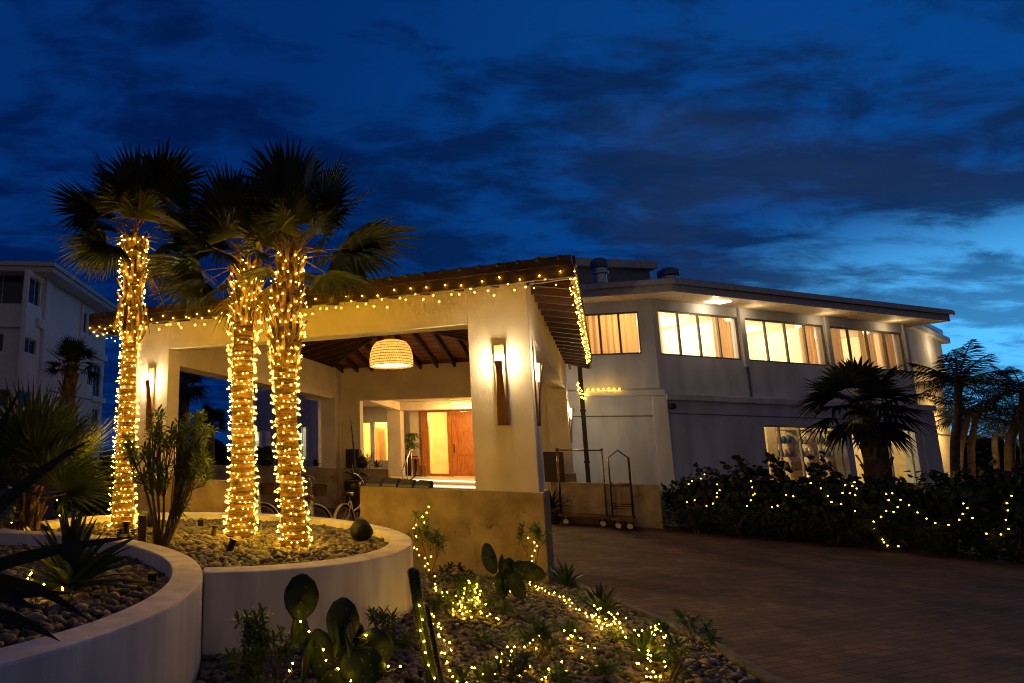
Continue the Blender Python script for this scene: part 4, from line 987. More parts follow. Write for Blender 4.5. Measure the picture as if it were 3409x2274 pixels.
# trailing dry leaf bases on the left palm
mb = MB()
for k in range(7):
    a = k*.9-2.6; c = p1p[4]; e = np.array([math.cos(a),math.sin(a),0]); mb.beam(c+e*.12+np.array([0,0,.22]), c+e*.26+np.array([0,0,-.1]), .07,.02, e); mb.beam(c+e*.26+np.array([0,0,-.1]), c+e*.33+np.array([0,0,-.42-.1*(k%2)]), .06,.015, e)
mb.build('hanging_leaf_bases', boot_m, T1[0])
mb = MB()
for (x0,y0),(x1,y1) in (((640,560),(612,450)),((655,560),(640,420)),((668,570),(672,440))): mb.beam(atY(x0*K,y0*K,8.85), atY(x1*K,y1*K,8.75), .035, .012, (0,-1,.2))
mb.build('bare_stalks', boot_m, T3[0])
mb = MB(); mb.beam(atY(292*K,505*K,10.6), atY(265*K,425*K,10.5), .04,.012,(0,-1,.2)); mb.build('bare_stalks', boot_m, T1[0])

def wrap(T, pitch, sp_b, label, seed, z1cut=0):
    rr = random.Random(seed); _, sp, rads = T; sp = np.array(sp); z = sp[:,2]; z0, z1 = .70, z[-1]-z1cut
    cab = []; bul = []; nor = []; s_acc = 0; th = 0; zz = z0; last = None
    while zz < z1:
        cx = np.interp(zz, z, sp[:,0]); cy = np.interp(zz, z, sp[:,1]); r = np.interp(zz, z, rads)*1.06+.012
        loose = .0 if zz < z0+(z1-z0)*.66 else .05
        r += loose*rr.uniform(.3,1.2)
        p = np.array([cx+r*math.cos(th), cy+r*math.sin(th), zz+.022*math.sin(th*1.3+seed)+loose*rr.uniform(-1,1)]); cab.append(p)
        if last is not None: s_acc += np.linalg.norm(p-last)
        last = p
        if s_acc > sp_b:
            s_acc -= sp_b*rr.uniform(.75,1.25)*(1.25 if loose else 1); n_ = np.array([math.cos(th),math.sin(th),rr.uniform(-.35,.6)]); n_ /= np.linalg.norm(n_)
            tip = p+n_*rr.uniform(.012,.045)+np.array([0,0,rr.uniform(-.02,.02)]); bul.append(tip); nor.append(n_)
        dth = .32; th += dth; zz += pitch*dth/(2*PI)*rr.uniform(.7,1.3)*(1.5 if loose else 1)
    return fairy(label, [cab], bul, 'fairy lights wrapped round palm trunks', normals=nor, cr=.0026)
wrap(T1, .110, .085, 'fairy lights wrapped round the leftmost palm trunk', 1)
wrap(T2, .110, .085, 'fairy lights wrapped round the middle palm trunk', 2)
wrap(T3, .110, .085, 'fairy lights wrapped round the thick nearest palm trunk', 3)

# icicle lights along the eaves
def icicle(a, b, label, seed, step=.098, drop=.20, inward=(0,0,0)):
    rr = random.Random(seed); a = np.array(a); b = np.array(b); Lx = np.linalg.norm(b-a); d = (b-a)/Lx; n = int(Lx/step); cab = [[a+d*Lx*i/40 for i in range(41)]]; bul = []
    for i in range(n):
        s = (i+.5)*step; k = i % 3; p = a+d*(s+rr.uniform(-.03,.03))
        dz = [.10,-.06,-.17][k]*drop/.26+rr.uniform(-.05,.05); q = p+np.array([0,0,dz])+np.array(inward)*(1 if dz < 0 else 0)*rr.uniform(.2,1)
        bul.append(q); cab.append([p, (p+q)/2+d*rr.uniform(-.04,.04)+np.array([0,0,-.04]), q])
    return fairy(label, cab, bul, 'icicle lights along the portico eaves', r=.9, cr=.002)
icicle(P(e0,f0-.05,zf), P(e1,f0-.05,zf), 'icicle fairy lights along the front eave of the portico', 4, inward=VV*.05)
icicle(P(e1+.03,f0,zf), P(e1+.03,9.6,zf), 'dense fairy lights down the right eave of the portico', 5, step=.085, inward=-U*.09)
icicle(P(e0-.03,f0,zf), P(e0-.03,5.,zf), 'fairy lights trailing down the left eave of the portico', 6, inward=U*.05)
lg = [pl(x,y,MC+.3*nL,nL) for x,y in ((1950,1330),(1957,1300),(1975,1300),(2000,1299),(2030,1299),(2058,1298),(2070,1298))]
lgs = [q+np.array([0,0,.03]) for q in lg]
fairy('short row of fairy lights on the ledge behind the right eave', [lgs], resample(lgs, .16), 'icicle lights along the portico eaves', r=1.6)
cl_ = [P(e1+.03-.3*i/14, 9.7-.5*i/14+.1*math.sin(i*2), zf-.1-.045*i) for i in range(15)]
cl2 = [atY(x*K, y*K, 17.2) for x, y in ((1328,880),(1331,890),(1328,895),(1335,897),(1332,903),(1338,905),(1335,912),(1340,915),(1326,884))]
fairy('small clump of fairy lights hanging at the end of the right eave', [cl2], cl2, 'icicle lights along the portico eaves', r=1.8)
# ---------------------------------------------------------------- more plants
def rosette(mb, o, d, n, Lf, w, rr, lo=5, hi=75):
    d = np.array(d, float); d /= np.linalg.norm(d); a = np.cross(d, (.3,.2,1)); a /= np.linalg.norm(a); b = np.cross(d, a)
    for i in range(n):
        ph = i*2.4+rr.uniform(-.2,.2); el = math.radians(lo+(hi-lo)*((i+.5)/n)+rr.uniform(-8,8)); r_ = math.cos(ph)*a+math.sin(ph)*b
        e = r_*math.cos(el)+d*math.sin(el); L_ = Lf*rr.uniform(.75,1.1); s = np.cross(e, d); s /= np.linalg.norm(s)+1e-9
        p1 = o+e*L_*.5; p2 = o+e*L_+np.array([0,0,-.10*L_])
        mb.ribbon([o, p1, o+e*L_*.78+np.array([0,0,-.04*L_]), p2], [w*.35, w*.9, w*.85, .001], s)
def whorl_shrub(name, label, root, tips, Lf, w, nl, seed, r0=.018, group=None, leafm=leafS, forks=3, cat='shrub', stemm=stem_m):
    rr = random.Random(seed); root = np.array(root, float); t = thing(name, root, label, cat, group); st = MB(); lv = MB()
    tips = [np.array(q, float) for q in tips]
    ex_ = max(tips, key=lambda q: q[0])[0]-min(tips, key=lambda q: q[0])[0]
    tips = sorted(tips, key=lambda q: q[0]+.5*q[1]); per = max(1, math.ceil(len(tips)/forks))
    for k in range(forks):
        g = tips[k*per:(k+1)*per]
        if not g: continue
        c = np.mean(g, axis=0); zl = min(q[2] for q in g); hb = np.array([root[0]*.35+c[0]*.65, root[1]*.35+c[1]*.65, max(root[2]+.25*(zl-root[2]), zl-.10-.1*rr.random())]); b0 = root+np.array([(c[0]-root[0])*.12+rr.uniform(-.04,.04),rr.uniform(-.05,.05),0])
        mid = np.array([b0[0]*.6+hb[0]*.4, b0[1]*.6+hb[1]*.4, b0[2]*.5+hb[2]*.5])+np.array([rr.uniform(-.04,.04),rr.uniform(-.04,.04),0])
        st.tube(smooth([b0, mid, hb], 4), list(np.linspace(r0, r0*.6, 9)), 6)
        # side branches leave the stem one after another, lowest tips first
        prev = hb; pr_ = r0*.55
        for q in sorted(g, key=lambda q: q[2]):
            o = prev if rr.random() < .5 else hb
            m = o*.45+q*.55+np.array([rr.uniform(-.04,.04),rr.uniform(-.04,.04),-.03])
            st.tube(smooth([o, m, q], 3), list(np.linspace(r0*.42, r0*.2, 7)), 5)
            if rr.random() < .45: prev = m
            d = (q-o); d /= np.linalg.norm(d)+1e-9; d = d+np.array([0,0,.7])
            rosette(lv, q, d, nl, Lf, w*1.2, rr, -28, 58)
    lv.build('foliage', leafm, t); st.build('stems', stemm, t, smooth=True); return t
def cloud(c, rx, ry, rz, n, seed):
    rr = random.Random(seed); out = []
    while len(out) < n:
        p = np.array([rr.uniform(-1,1) for _ in range(3)]); q = np.linalg.norm(p)
        if q > 1 or q < .35: continue
        out.append(np.array(c)+p*np.array([rx,ry,rz]))
    return out
# leafy shrub in the planter
sb = gz(365*K, 1258*K, SOILR)
Ysh = sb[1]
tips = []
for (cx, cy, rx, ry, n) in ((372,985,52,52,22),(448,1000,52,54,46),(445,1080,50,42,34),(350,1090,46,44,18),(315,1045,30,28,9),(412,1165,26,16,5),(285,1020,18,16,4)):
    c = atY(cx*K, cy*K, Ysh); s = K/F_*Ysh; tips += cloud(c, rx*s, .30, ry*s, n, cx)
whorl_shrub('leafy_shrub', 'tall leafy shrub of narrow whorled leaves among the planter pebbles', sb, tips, .15, .030, 13, 3, r0=.026, forks=10)

# fan palm and agaves in the left planter
yb = gz(66*K, 1236*K, SOILL); Yy = yb[1]
yp = [yb, atY(66*K,1180*K,Yy), atY(64*K,1130*K,Yy)]
rr_ = random.Random(4)
lv_ = []
for i in range(20): lv_.append((i*137.5, 15+65*((i+.5)/20)+rr_.uniform(-6,6), rr_.uniform(.85,1.1)))
for az_, el_ in ((20,38),(160,40),(-40,25),(200,25),(340,10),(90,60),(270,55)): lv_.append((az_, el_, 1.15))
fan_palm('low spiky fan palm in the left foreground planter, a few fairy lights at its foot', yp, [.11,.13,.12], lv_, 1.08, 31, yp[0][2]+.1, 22, leafm=leafY, trunkm=trunk_d, skirt=5, nseg=24, petiole=.55, droop=.10, w=.022, name='low_fan_palm')
def blade(mb, a, b, w, bow=.1, fold=.25, sag=0., toward=(0,-1,.4)):
    a = np.array(a, float); b = np.array(b, float); d = b-a; s = np.cross(d, toward); s /= np.linalg.norm(s)+1e-9; n = np.cross(s, d); n /= np.linalg.norm(n)+1e-9
    L_ = np.linalg.norm(d); path = []; ts = (0,.15,.35,.6,.82,1)
    for t in ts: path.append(a+d*t+np.array([0,0,1])*bow*L_*math.sin(PI*t)-np.array([0,0,sag*L_*t*t]))
    mb.ribbon(path, [w*.8,w,w*.95,w*.7,w*.38,.002], s, fold)
def agave(name, label, o, n, Lf, w, seed, lo=8, hi=80, leafm=leafA, group=None, extra=(), cat='agave', bow=.06):
    rr = random.Random(seed); o = np.array(o, float); t = thing(name, o, label, cat, group); mb = MB()
    for i in range(n):
        a = i*2.4+rr.uniform(-.2,.2); el = math.radians(lo+(hi-lo)*((i+.5)/n)+rr.uniform(-6,6)); e = np.array([math.cos(a)*math.cos(el), math.sin(a)*math.cos(el), math.sin(el)])
        up_v = np.array([-math.cos(a)*math.sin(el), -math.sin(a)*math.sin(el), math.cos(el)])
        blade(mb, o+e*.03+np.array([0,0,.03]), o+e*Lf*rr.uniform(.8,1.1), w*rr.uniform(.85,1.1), bow, .28, toward=up_v)
    for a_, b_ in extra: blade(mb, a_, b_, w, .05, .25)
    mb.build('leaves', leafm, t); return t
go = gz(232, 1975, SOILL)
agave('agave', 'dark agave rosette in the left planter with glowing leaf bases', go, 50, .80, .105, 5, 2, 86, group='agaves in the planters', extra=[(go+np.array([0,0,.1]), atY(458,1786,go[1]+.1)), (go+np.array([0,0,.1]), atY(440,1850,go[1])), (go+np.array([0,0,.1]), atY(288,1712,go[1]+.2)), (go+np.array([0,0,.1]), atY(209,1712,go[1]+.2))])
g2o = atY(-170, 1990, 4.7); g2o[2] = SOILL
t = thing('large_agave', g2o, 'huge dark agave at the left edge with long leaves crossing the view', 'agave', 'agaves in the planters'); mb = MB()
for (x0,y0),(x1,y1),Yd,w,sg in (((-150,1930),(455,1786),5.0,.10,.0),((-150,1960),(310,2075),4.5,.10,.10),((-150,2060),(203,2136),4.2,.11,.05),((-150,1990),(245,1975),4.8,.09,-.02),((-160,1850),(305,1462),5.0,.11,.03),((-150,1760),(72,1289),4.9,.10,0),((-150,1950),(130,2030),4.4,.12,0),((-170,1950),(-300,1500),4.7,.12,0),((-170,1950),(-500,1700),4.7,.12,0),((-170,1950),(-420,2050),4.5,.12,0),((-170,1900),(-60,1560),5.4,.12,0)):
    blade(mb, atY(x0,y0,4.7), atY(x1,y1,Yd), w, .03+sg, .22)
mb.build('leaves', leafD, t)

# ---------------------------------------------------------------- ground-bed plants
def pads(name, label, items, Yd, root, group=None):
    t = thing(name, root, label, 'cactus', group); rr = random.Random(len(items))
    for (cx, cy, rx, ry, rot, dy, edge) in items:
        c = atY(cx*K, cy*K, Yd+dy); s = K/F_*(Yd+dy); a = math.radians(rot); m = MB(); v = []
        ex = np.array([math.cos(a), 0, -math.sin(a)]); ez = np.array([math.sin(a), 0, math.cos(a)]); ey = np.array([0,1.,0])
        if edge: q = math.radians(edge); ex2 = ex*math.cos(q)+ey*math.sin(q); ey = ey*math.cos(q)-ex*math.sin(q); ex = ex2
        nr, nc = 9, 22; W = rx*s; H = ry*s; th = .022
        rings = []
        for i in range(nr):
            ph = -PI/2+PI*i/(nr-1); yy = th*math.sin(ph); k = max(math.cos(ph), .02)**.6
            for j in range(nc):
                b = 2*PI*j/nc; wob = 1+.022*math.sin(b*9)+.015*math.sin(b*4+cx); neck = 1-.22*max(0,-math.sin(b))**2
                v.append(c+ex*W*k*math.cos(b)*wob*neck+ez*H*k*math.sin(b)*wob+ey*(yy+.012*math.cos(2*b+cx)))
        f = []
        for i in range(nr-1):
            for j in range(nc): f.append((i*nc+j, i*nc+(j+1)%nc, (i+1)*nc+(j+1)%nc, (i+1)*nc+j))
        f += [tuple(range(nc-1,-1,-1)), tuple(range((nr-1)*nc, nr*nc))]
        m.add(v, f).build('pad', pad_m, t, smooth=True)
    return t
pads('prickly_pear', 'big prickly pear in the foreground before the white planter wall', [
    (692,1372,38,50,8,0,0),(690,1448,30,36,-10,.02,45),(705,1520,26,50,15,.0,70),(742,1510,32,60,-12,.05,0),(787,1428,36,50,5,0,0),(800,1468,14,38,-3,-.06,60),(776,1470,12,36,6,-.07,70),
    (860,1488,46,42,38,.02,15),(832,1532,50,44,-8,-.05,0),(765,1520,44,38,5,.06,0),(790,1580,60,44,0,.0,0),(818,1450,18,26,-20,.06,0)], 5.25, gz(1130, 2330), 'prickly pear cacti in the pebble bed')
pads('prickly_pear', 'smaller prickly pear at the foot of the coral stone column base', [
    (1124,1282,20,34,-14,0,20),(1166,1306,19,24,14,0,10),(1150,1300,9,26,4,.05,60),(1214,1312,38,21,18,-.05,0),(1187,1345,20,30,-25,-.08,10),(1168,1340,13,28,20,-.02,60),(1150,1345,16,30,-8,0,30)], 8.3, gz(1690,2000), 'prickly pear cacti in the pebble bed')
def column_cactus(mb, path, rad, ribs=7):
    path = smooth(path, 6); n = 28; v = []; f = []
    for i, p in enumerate(path):
        k = i/(len(path)-1); r = rad*(1 if k < .9 else math.sqrt(max(.0,1-((k-.9)/.1)**2))+.06)
        for j in range(n):
            a = 2*PI*j/n; q = r*(1+.13*math.cos(a*ribs)); v.append(p+np.array([q*math.cos(a), q*math.sin(a), 0]))
    for i in range(len(path)-1):
        for j in range(n): f.append((i*n+j, i*n+(j+1)%n, (i+1)*n+(j+1)%n, (i+1)*n+j))
    f.append(tuple(range((len(path)-1)*n, len(path)*n))); mb.add(v, f); return path
cb0 = gz(1000*K, 1600*K); Yc = cb0[1]
cc = thing('columnar_cactus', cb0, 'tall leaning columnar cactus with fairy lights down its side', 'cactus')
rr_ = random.Random(8)
for pth, r in (([(1003,1615),(985,1520),(968,1430),(955,1350),(948,1302)],.046),([(1016,1610),(1002,1530),(987,1450),(974,1385)],.036)):
    m = MB(); pp = column_cactus(m, [atY(x*K,y*K,Yc+(0 if r > .04 else .06)) for x, y in pth], r); col_ = m.build('column', cactus_m, cc, smooth=True)
    sp_ = MB()
    for i in range(0, len(pp)-2):
        for rep in range(3):
            for a in range(7):
                an = 2*PI*a/7; e = np.array([math.cos(an),math.sin(an),0]); p = pp[i]+(pp[i+1]-pp[i])*rep/3+e*r*1.1
                for q in range(2):
                    d = e+np.array([rr_.uniform(-.5,.5),rr_.uniform(-.5,.5),rr_.uniform(-.4,.6)]); sp_.tube([p, p+d*.018], [.0009,.0003], 3, cap=False)
    sp_.build('spines', spine_m, col_)['kind'] = 'stuff'
def px_shrub(label, rootpx, Yd, blobs, Lf, w, nl, seed, r0=.012, group='small whorl-leaved shrubs in the pebble bed', forks=3, depth=.12, leafm=leafS):
    root = gz(rootpx[0]*K, rootpx[1]*K) if Yd is None else atY(rootpx[0]*K, rootpx[1]*K, Yd); Yd = root[1]
    if root[2] < 0: root[2] = 0
    s = K/F_*Yd; tp = []
    for cx, cy, rx, ry, n in blobs: tp += cloud(atY(cx*K,cy*K,Yd), rx*s, depth, ry*s, n, seed+cx)
    return whorl_shrub('whorl_shrub', label, root, tp, Lf*1.45, w*1.45, nl+3, seed, r0, group, leafm, forks)
px_shrub('small tree-like shrub against the stone wall, lights climbing its stem', (990,1336), None, [(965,1190,16,12,4),(975,1225,32,20,10),(1010,1240,18,22,6),(950,1225,10,12,2)], .085, .016, 13, 41)
px_shrub('small shrub with a lit stem at the corner of the stone column base', (1228,1356), None, [(1215,1215,24,10,6),(1245,1230,18,16,6),(1208,1238,16,8,3)], .08, .015, 13, 42)
px_shrub('bright whorled shrub at the foot of the left planter, bottom edge of the view', (580,1600), None, [(575,1440,60,36,16),(560,1510,46,30,10),(640,1480,40,30,10),(600,1555,60,20,9)], .075, .015, 12, 43, forks=5)
px_shrub('small whorled shrub peeping out behind the big prickly pear', (885,1480), None, [(880,1425,36,18,10)], .085, .014, 13, 44)
px_shrub('leafy low shrub full of fairy lights below the stone wall', (1075,1420), None, [(1085,1345,50,24,14),(1060,1385,36,20,7),(1120,1380,20,16,4)], .09, .016, 12, 45, forks=4)
px_shrub('low shrub in the middle of the lit pebble bed', (1215,1525), None, [(1215,1450,46,26,12),(1255,1470,20,20,4)], .085, .016, 12, 46)
px_shrub('shrub with glowing yellow leaf tips near the bottom of the pebble bed', (1165,1590), None, [(1150,1535,40,22,9),(1195,1520,30,20,6)], .075, .014, 12, 47)
px_shrub('sparse thin-stemmed shrub leaning over the kerb of the drive', (1535,1600), None, [(1570,1420,14,12,3),(1610,1450,14,12,3),(1645,1475,14,14,3),(1510,1435,16,12,3),(1560,1490,30,20,4)], .085, .015, 12, 48, r0=.009, forks=4)
px_shrub('low dark shrub hugging the stone wall behind the lit shrub', (1030,1340), None, [(1040,1315,40,18,12)], .08, .015, 11, 49, leafm=leafD)
px_shrub('low bright shrub between the cactus and the stone wall', (1010,1405), None, [(1010,1385,30,16,8),(1035,1400,20,12,4)], .07, .014, 12, 55)
px_shrub('low shrub on the pebbles left of the upright agave', (1300,1460), None, [(1295,1440,30,14,8)], .065, .013, 12, 56)
px_shrub('small shrub at the kerb between the two agaves', (1440,1480), None, [(1430,1462,30,14,8)], .065, .013, 12, 57)
px_shrub('low shrub on the bottom edge right of the columnar cactus', (1090,1590), None, [(1085,1560,30,14,8)], .065, .013, 12, 58)
px_shrub('small whorled plant on the pebbles just left of the columnar cactus', (930,1490), None, [(925,1470,24,14,6)], 0.070, .014, 12, 131)
px_shrub('low whorled plant on the open pebbles below the smaller prickly pear', (1160,1410), None, [(1158,1396,24,10,6)], 0.060, .014, 12, 132)
px_shrub('low whorled plant in the middle of the bed, right of the cable from the cactus', (1110,1480), None, [(1108,1462,26,12,7)], 0.065, .014, 12, 133)
px_shrub('low whorled plant between the stone column corner and the upright agave', (1335,1385), None, [(1335,1372,20,10,5)], 0.060, .014, 12, 134)
px_shrub('bushy whorled plant near the bottom edge in the centre of the bed', (1290,1580), None, [(1285,1550,34,20,9)], 0.070, .014, 12, 135)
px_shrub('small whorled plant at the bottom edge between the two lit agaves', (1395,1560), None, [(1392,1535,28,18,8)], 0.065, .014, 12, 136)
px_shrub('leafy whorled plant beside the kerb at the bottom right of the bed', (1560,1560), None, [(1560,1530,28,18,7)], 0.070, .014, 12, 137)
px_shrub('pale whorled plant against the planter wall behind the columnar cactus', (905,1420), None, [(905,1408,16,10,4)], 0.060, .014, 12, 138)
agave('agave', 'dark upright agave in the pebble bed beside the kerb', gz(1383*K,1422*K), 20, .42, .085, 51, 25, 82, group='agaves in the pebble bed')
agave('agave', 'agave lit from inside near the bottom right of the pebble bed', gz(1490*K,1530*K), 22, .36, .07, 52, 10, 80, group='agaves in the pebble bed', leafm=leafS)
agave('agave', 'small dark agave by the foot of the stone column corner', gz(1300*K,1352*K), 16, .42, .08, 53, 25, 80, group='agaves in the pebble bed')
# small wild plants at the planters
for i, (x, y, l) in enumerate(((1005,1245,'small green weed at the foot of the nearest palm'),(590,1330,'tiny sprout among the palm planter pebbles'))):
    o = gz(x*K, (1243 if i == 0 else 1262)*K, SOILR); t = thing('weed_tuft', o, l, 'plant'); mb = MB(); rr_ = random.Random(i)
    for k in range(26 if i == 0 else 10):
        rosette(mb, o+np.array([rr_.uniform(-.14,.14),rr_.uniform(-.1,.1),rr_.uniform(.02,.09)]), (0,0,1), 5, .05, .02, rr_, 10, 60)
    mb.build('leaves', leafS, t)
# low bushes outside the planter rim on the far left
for i, (x, y, Yd, n, l) in enumerate(((450,1195,12.5,0,''),(190,1205,12.2,14,'low green bush beyond the planter rim, left of the lit trunk'),(150,1208,12.4,10,'smaller green bush beyond the planter rim near the fan palm'),(20,1225,11.5,12,'low bush with fairy lights beyond the rim at the left edge'))):
    if not n: continue
    c = atY(x*K, y*K, Yd); whorl_shrub('low_bush', l, (c[0],c[1],.0), cloud((c[0],c[1],.62), .34, .25, .3, n*2, i), .13, .022, 12, 60+i, forks=5, group='low bushes beyond the planter rim')

# ---------------------------------------------------------------- fairy lights in the bed, on the cactus, hedge and fan palm
BG = 'fairy lights strung through the pebble bed'
def gpath(pts, lift=.05): return [gz(x*K, y*K, lift) for x, y in pts]
def ypath(pts, Yd): return [atY(x*K, y*K, Yd) for x, y in pts]
def lights(label, path, step, group=BG, r=.9, jit=.03, seed=0, extra=()):
    jit *= (1. if 'hedge' in group else 1.9); step *= (1. if 'hedge' in group else 1.12)
    rr = random.Random(seed+len(path)); sm = smooth(path, 5); b = []
    for p in resample(sm, step): b.append(p+np.array([rr.uniform(-jit,jit),rr.uniform(-jit,jit),rr.uniform(-.2*jit,jit)]))
    b += [np.array(q) for q in extra]
    fairy(label, [sm]+[[p, p+(q-p)*.5+np.array([0,0,.004]), q] for p, q in zip(resample(sm, step), b)], b, group, r=r, cr=.0022, bm=BULB_HEDGE if 'hedge' in group else BULB_BED)
Ya = gz(990*K,1336*K)[1]-.06; Yb = gz(1228*K,1356*K)[1]-.05
lights('fairy lights climbing the stem of the small tree-like shrub', ypath([(985,1170),(975,1190),(962,1212),(953,1235),(956,1262),(965,1280),(985,1285),(975,1300),(990,1315),(995,1330)], Ya), .07, jit=.025, seed=1)
lights('fairy lights up the thin stem beside the stone column corner', ypath([(1218,1235),(1225,1255),(1228,1272),(1222,1290),(1228,1310),(1226,1330)], Yb), .06, jit=.02, seed=2)
Ye = gz(1075*K,1420*K)[1]
lights('tangle of fairy lights in the leafy low shrub below the wall', ypath([(1040,1370),(1080,1345),(1100,1360),(1060,1375),(1085,1390),(1110,1375),(1050,1395),(1075,1405),(1065,1420),(1095,1350),(1120,1390)], Ye-.08), .062, jit=.04, seed=3)
lights('fairy lights trailing over pebbles from the leafy shrub to the cactus', gpath([(1000,1350),(1035,1395),(1060,1425),(1085,1405),(1110,1415),(1140,1430),(1165,1420)]), .085, seed=4, jit=.03)
lights('fairy lights running along the kerb from the column corner to the agave', gpath([(1222,1345),(1255,1362),(1290,1378),(1310,1392),(1340,1408),(1365,1425),(1385,1440),(1410,1428)], .06), .085, seed=5, jit=.03)
lights('fairy lights inside the upright agave beside the kerb', gpath([(1375,1395),(1380,1420),(1385,1440),(1420,1432),(1424,1420),(1390,1448)], .14), .08, seed=6, jit=.04)
lights('fairy lights down the side of the columnar cactus', ypath([(968,1395),(962,1440),(968,1470),(978,1490),(982,1520),(990,1545),(1000,1570)], Yc-.07), .085, seed=7, jit=.012)
lights('fairy light cable slanting over the pebbles right of the cactus', gpath([(978,1415),(1000,1440),(1008,1465),(1025,1500),(1030,1530),(1050,1562),(1070,1585)], .05), .10, seed=8, jit=.03)
lights('fairy lights hanging over the big prickly pear', ypath([(690,1440),(706,1445),(715,1460),(735,1480),(745,1510),(768,1535),(790,1562),(800,1590)], 5.1), .10, seed=9, jit=.02)
lights('fairy lights tucked behind the prickly pear pads', ypath([(810,1462),(845,1470),(830,1490),(880,1540),(905,1535),(900,1545)], 5.2), .10, seed=10, jit=.03)
lights('fairy lights around the low shrub in the middle of the bed', gpath([(1140,1520),(1170,1508),(1205,1500),(1230,1475),(1265,1463),(1300,1455),(1320,1475),(1345,1500),(1370,1520)], .09), .085, seed=11, jit=.045)
lights('fairy lights beside the glowing-tipped shrub at the bottom of the bed', gpath([(1080,1545),(1105,1560),(1145,1530),(1190,1525),(1200,1545),(1240,1560),(1300,1530)], .06), .08, seed=12, jit=.04)
lights('fairy lights inside the lit agave at the bottom right of the bed', gpath([(1440,1462),(1470,1470),(1500,1445),(1520,1455),(1515,1490),(1480,1500),(1500,1520),(1520,1525),(1490,1540),(1460,1550),(1510,1560),(1540,1565)], .12), .062, seed=13, jit=.045)
lights('fairy lights along the foot of the stone wall', gpath([(1130,1345),(1145,1350),(1185,1360),(1205,1350),(1235,1345)], .10), .12, seed=14, jit=.04)
lights('small fairy lights at the foot of the whorled shrub at the bottom edge', ypath([(668,1530),(670,1545),(655,1560),(650,1575)], 5.2), .07, seed=15, jit=.02)
lights('fairy lights glowing at the base of the dark planter agave', gpath([(15,1330),(40,1345),(60,1340),(78,1335),(100,1365),(140,1345),(165,1330),(185,1318)], SOILL+.1), .13, group='fairy lights in the left planter', seed=16, jit=.04)
lights('fairy lights hanging in the low spiky fan palm', ypath([(93,1098),(118,1105),(128,1120),(133,1150),(138,1180),(142,1205)], Yy-.3), .22, group='fairy lights in the left planter', seed=17, jit=.03)
lights('fairy lights on the bush behind the fan palm at the left edge', ypath([(5,1215),(15,1222),(28,1195),(32,1165),(34,1140),(38,1190),(55,1212),(45,1160)], Yy+.9), .11, group='fairy lights in the left planter', seed=18, jit=.03)
lights('few fairy lights on the low bush beyond the planter rim', ypath([(190,1208),(215,1205),(240,1190),(246,1196)], 12.0), .14, group='fairy lights in the left planter', seed=19, jit=.04)

# ---------------------------------------------------------------- hedge on the right
H0 = gz(2226,1772); H1 = gz(2700,1822); H2 = gz(3420,1885); hd = (H2-H0)/np.linalg.norm(H2-H0); hn = np.array([hd[1],-hd[0],0])
if np.dot(hn, -H1) < 0: hn = -hn
def leafball(name, label, c, rx, ry, rz, n, size, seed, leafm, group=None, cat='shrub', shape='round', trunk=True, inner=.45):
    rng = np.random.default_rng(seed); c = np.array(c, float)
    p = rng.standard_normal((n,3)); p /= np.linalg.norm(p,axis=1)[:,None]; lob = 1+.22*np.sin(p[:,0]*4.1+seed)*np.sin(p[:,2]*3.7+seed*2)+.16*np.sin(p[:,1]*5.3+seed)
    r = rng.uniform(inner,1,n)**.6*lob; q = p*r[:,None]*np.array([rx,ry,rz])+c; q[:,2] = np.maximum(q[:,2], .04)
    nr = p+rng.standard_normal((n,3))*.6; nr /= np.linalg.norm(nr,axis=1)[:,None]; a = np.cross(nr, rng.standard_normal((n,3))); a /= np.linalg.norm(a,axis=1)[:,None]; b = np.cross(nr, a)
    s = size*rng.uniform(.6,1.15,n)
    if shape == 'round':
        an = np.linspace(0,2*PI,7)[:-1]; V = (q[:,None,:]+ (a[:,None,:]*np.cos(an)[None,:,None]+b[:,None,:]*np.sin(an)[None,:,None]*.85+nr[:,None,:]*.12*np.cos(2*an)[None,:,None])*s[:,None,None]).reshape(-1,3); T = np.arange(n*6).reshape(n,6)
    else:
        V = np.stack([q-a*s[:,None], q+b*s[:,None]*.28+nr*s[:,None]*.1, q+a*s[:,None], q-b*s[:,None]*.28+nr*s[:,None]*.1],1).reshape(-1,3); T = np.arange(n*4).reshape(n,4)
    t = thing(name, (c[0],c[1],0), label, cat, group); np_mesh('foliage', V, T, leafm, parent=t, smooth=False)
    m = MB(); rr = random.Random(seed)
    for k in range(6):
        e = c+np.array([rr.uniform(-.6,.6)*rx, rr.uniform(-.6,.6)*ry, rr.uniform(0,.5)*rz]); m.tube([(c[0]+rr.uniform(-.1,.1),c[1]+rr.uniform(-.1,.1),0),(c+e)/2*np.array([1,1,.7]),e],[.03,.02,.008],5)
    m.build('stems', stem_m, t); return t
Lh = np.linalg.norm(H2-H0); rr_ = random.Random(77)
hl = ['round-leaved hedge shrub next to the end of the luggage-cart wall','hedge shrub with a lit loop, second from the cart wall','hedge shrub below the left edge of the shop window','tall sprigged hedge shrub under the shop window','hedge shrub under the green exit sign','hedge shrub left of the big dark palm trunk','hedge shrub under the big dark palm','hedge shrub right of the dark palm trunk','large hedge shrub before the lit far wing','hedge shrub below the leaning coconut trunk','last big hedge shrub at the right edge of the view']
nh = 11
for i in range(nh):
    f = (i+.35)/nh; c = H0+hd*(Lh*1.08*f)-hn*1.35; top = [1.2,1.4,1.5,1.45,1.3,1.35,1.35,1.3,1.45,1.6,1.7][i]
    leafball('hedge_shrub', hl[i], (c[0],c[1],top*.58), .66, .8, top*.55, 900, .075, 100+i, leafH, 'round-leaved hedge shrubs along the drive', inner=.3)
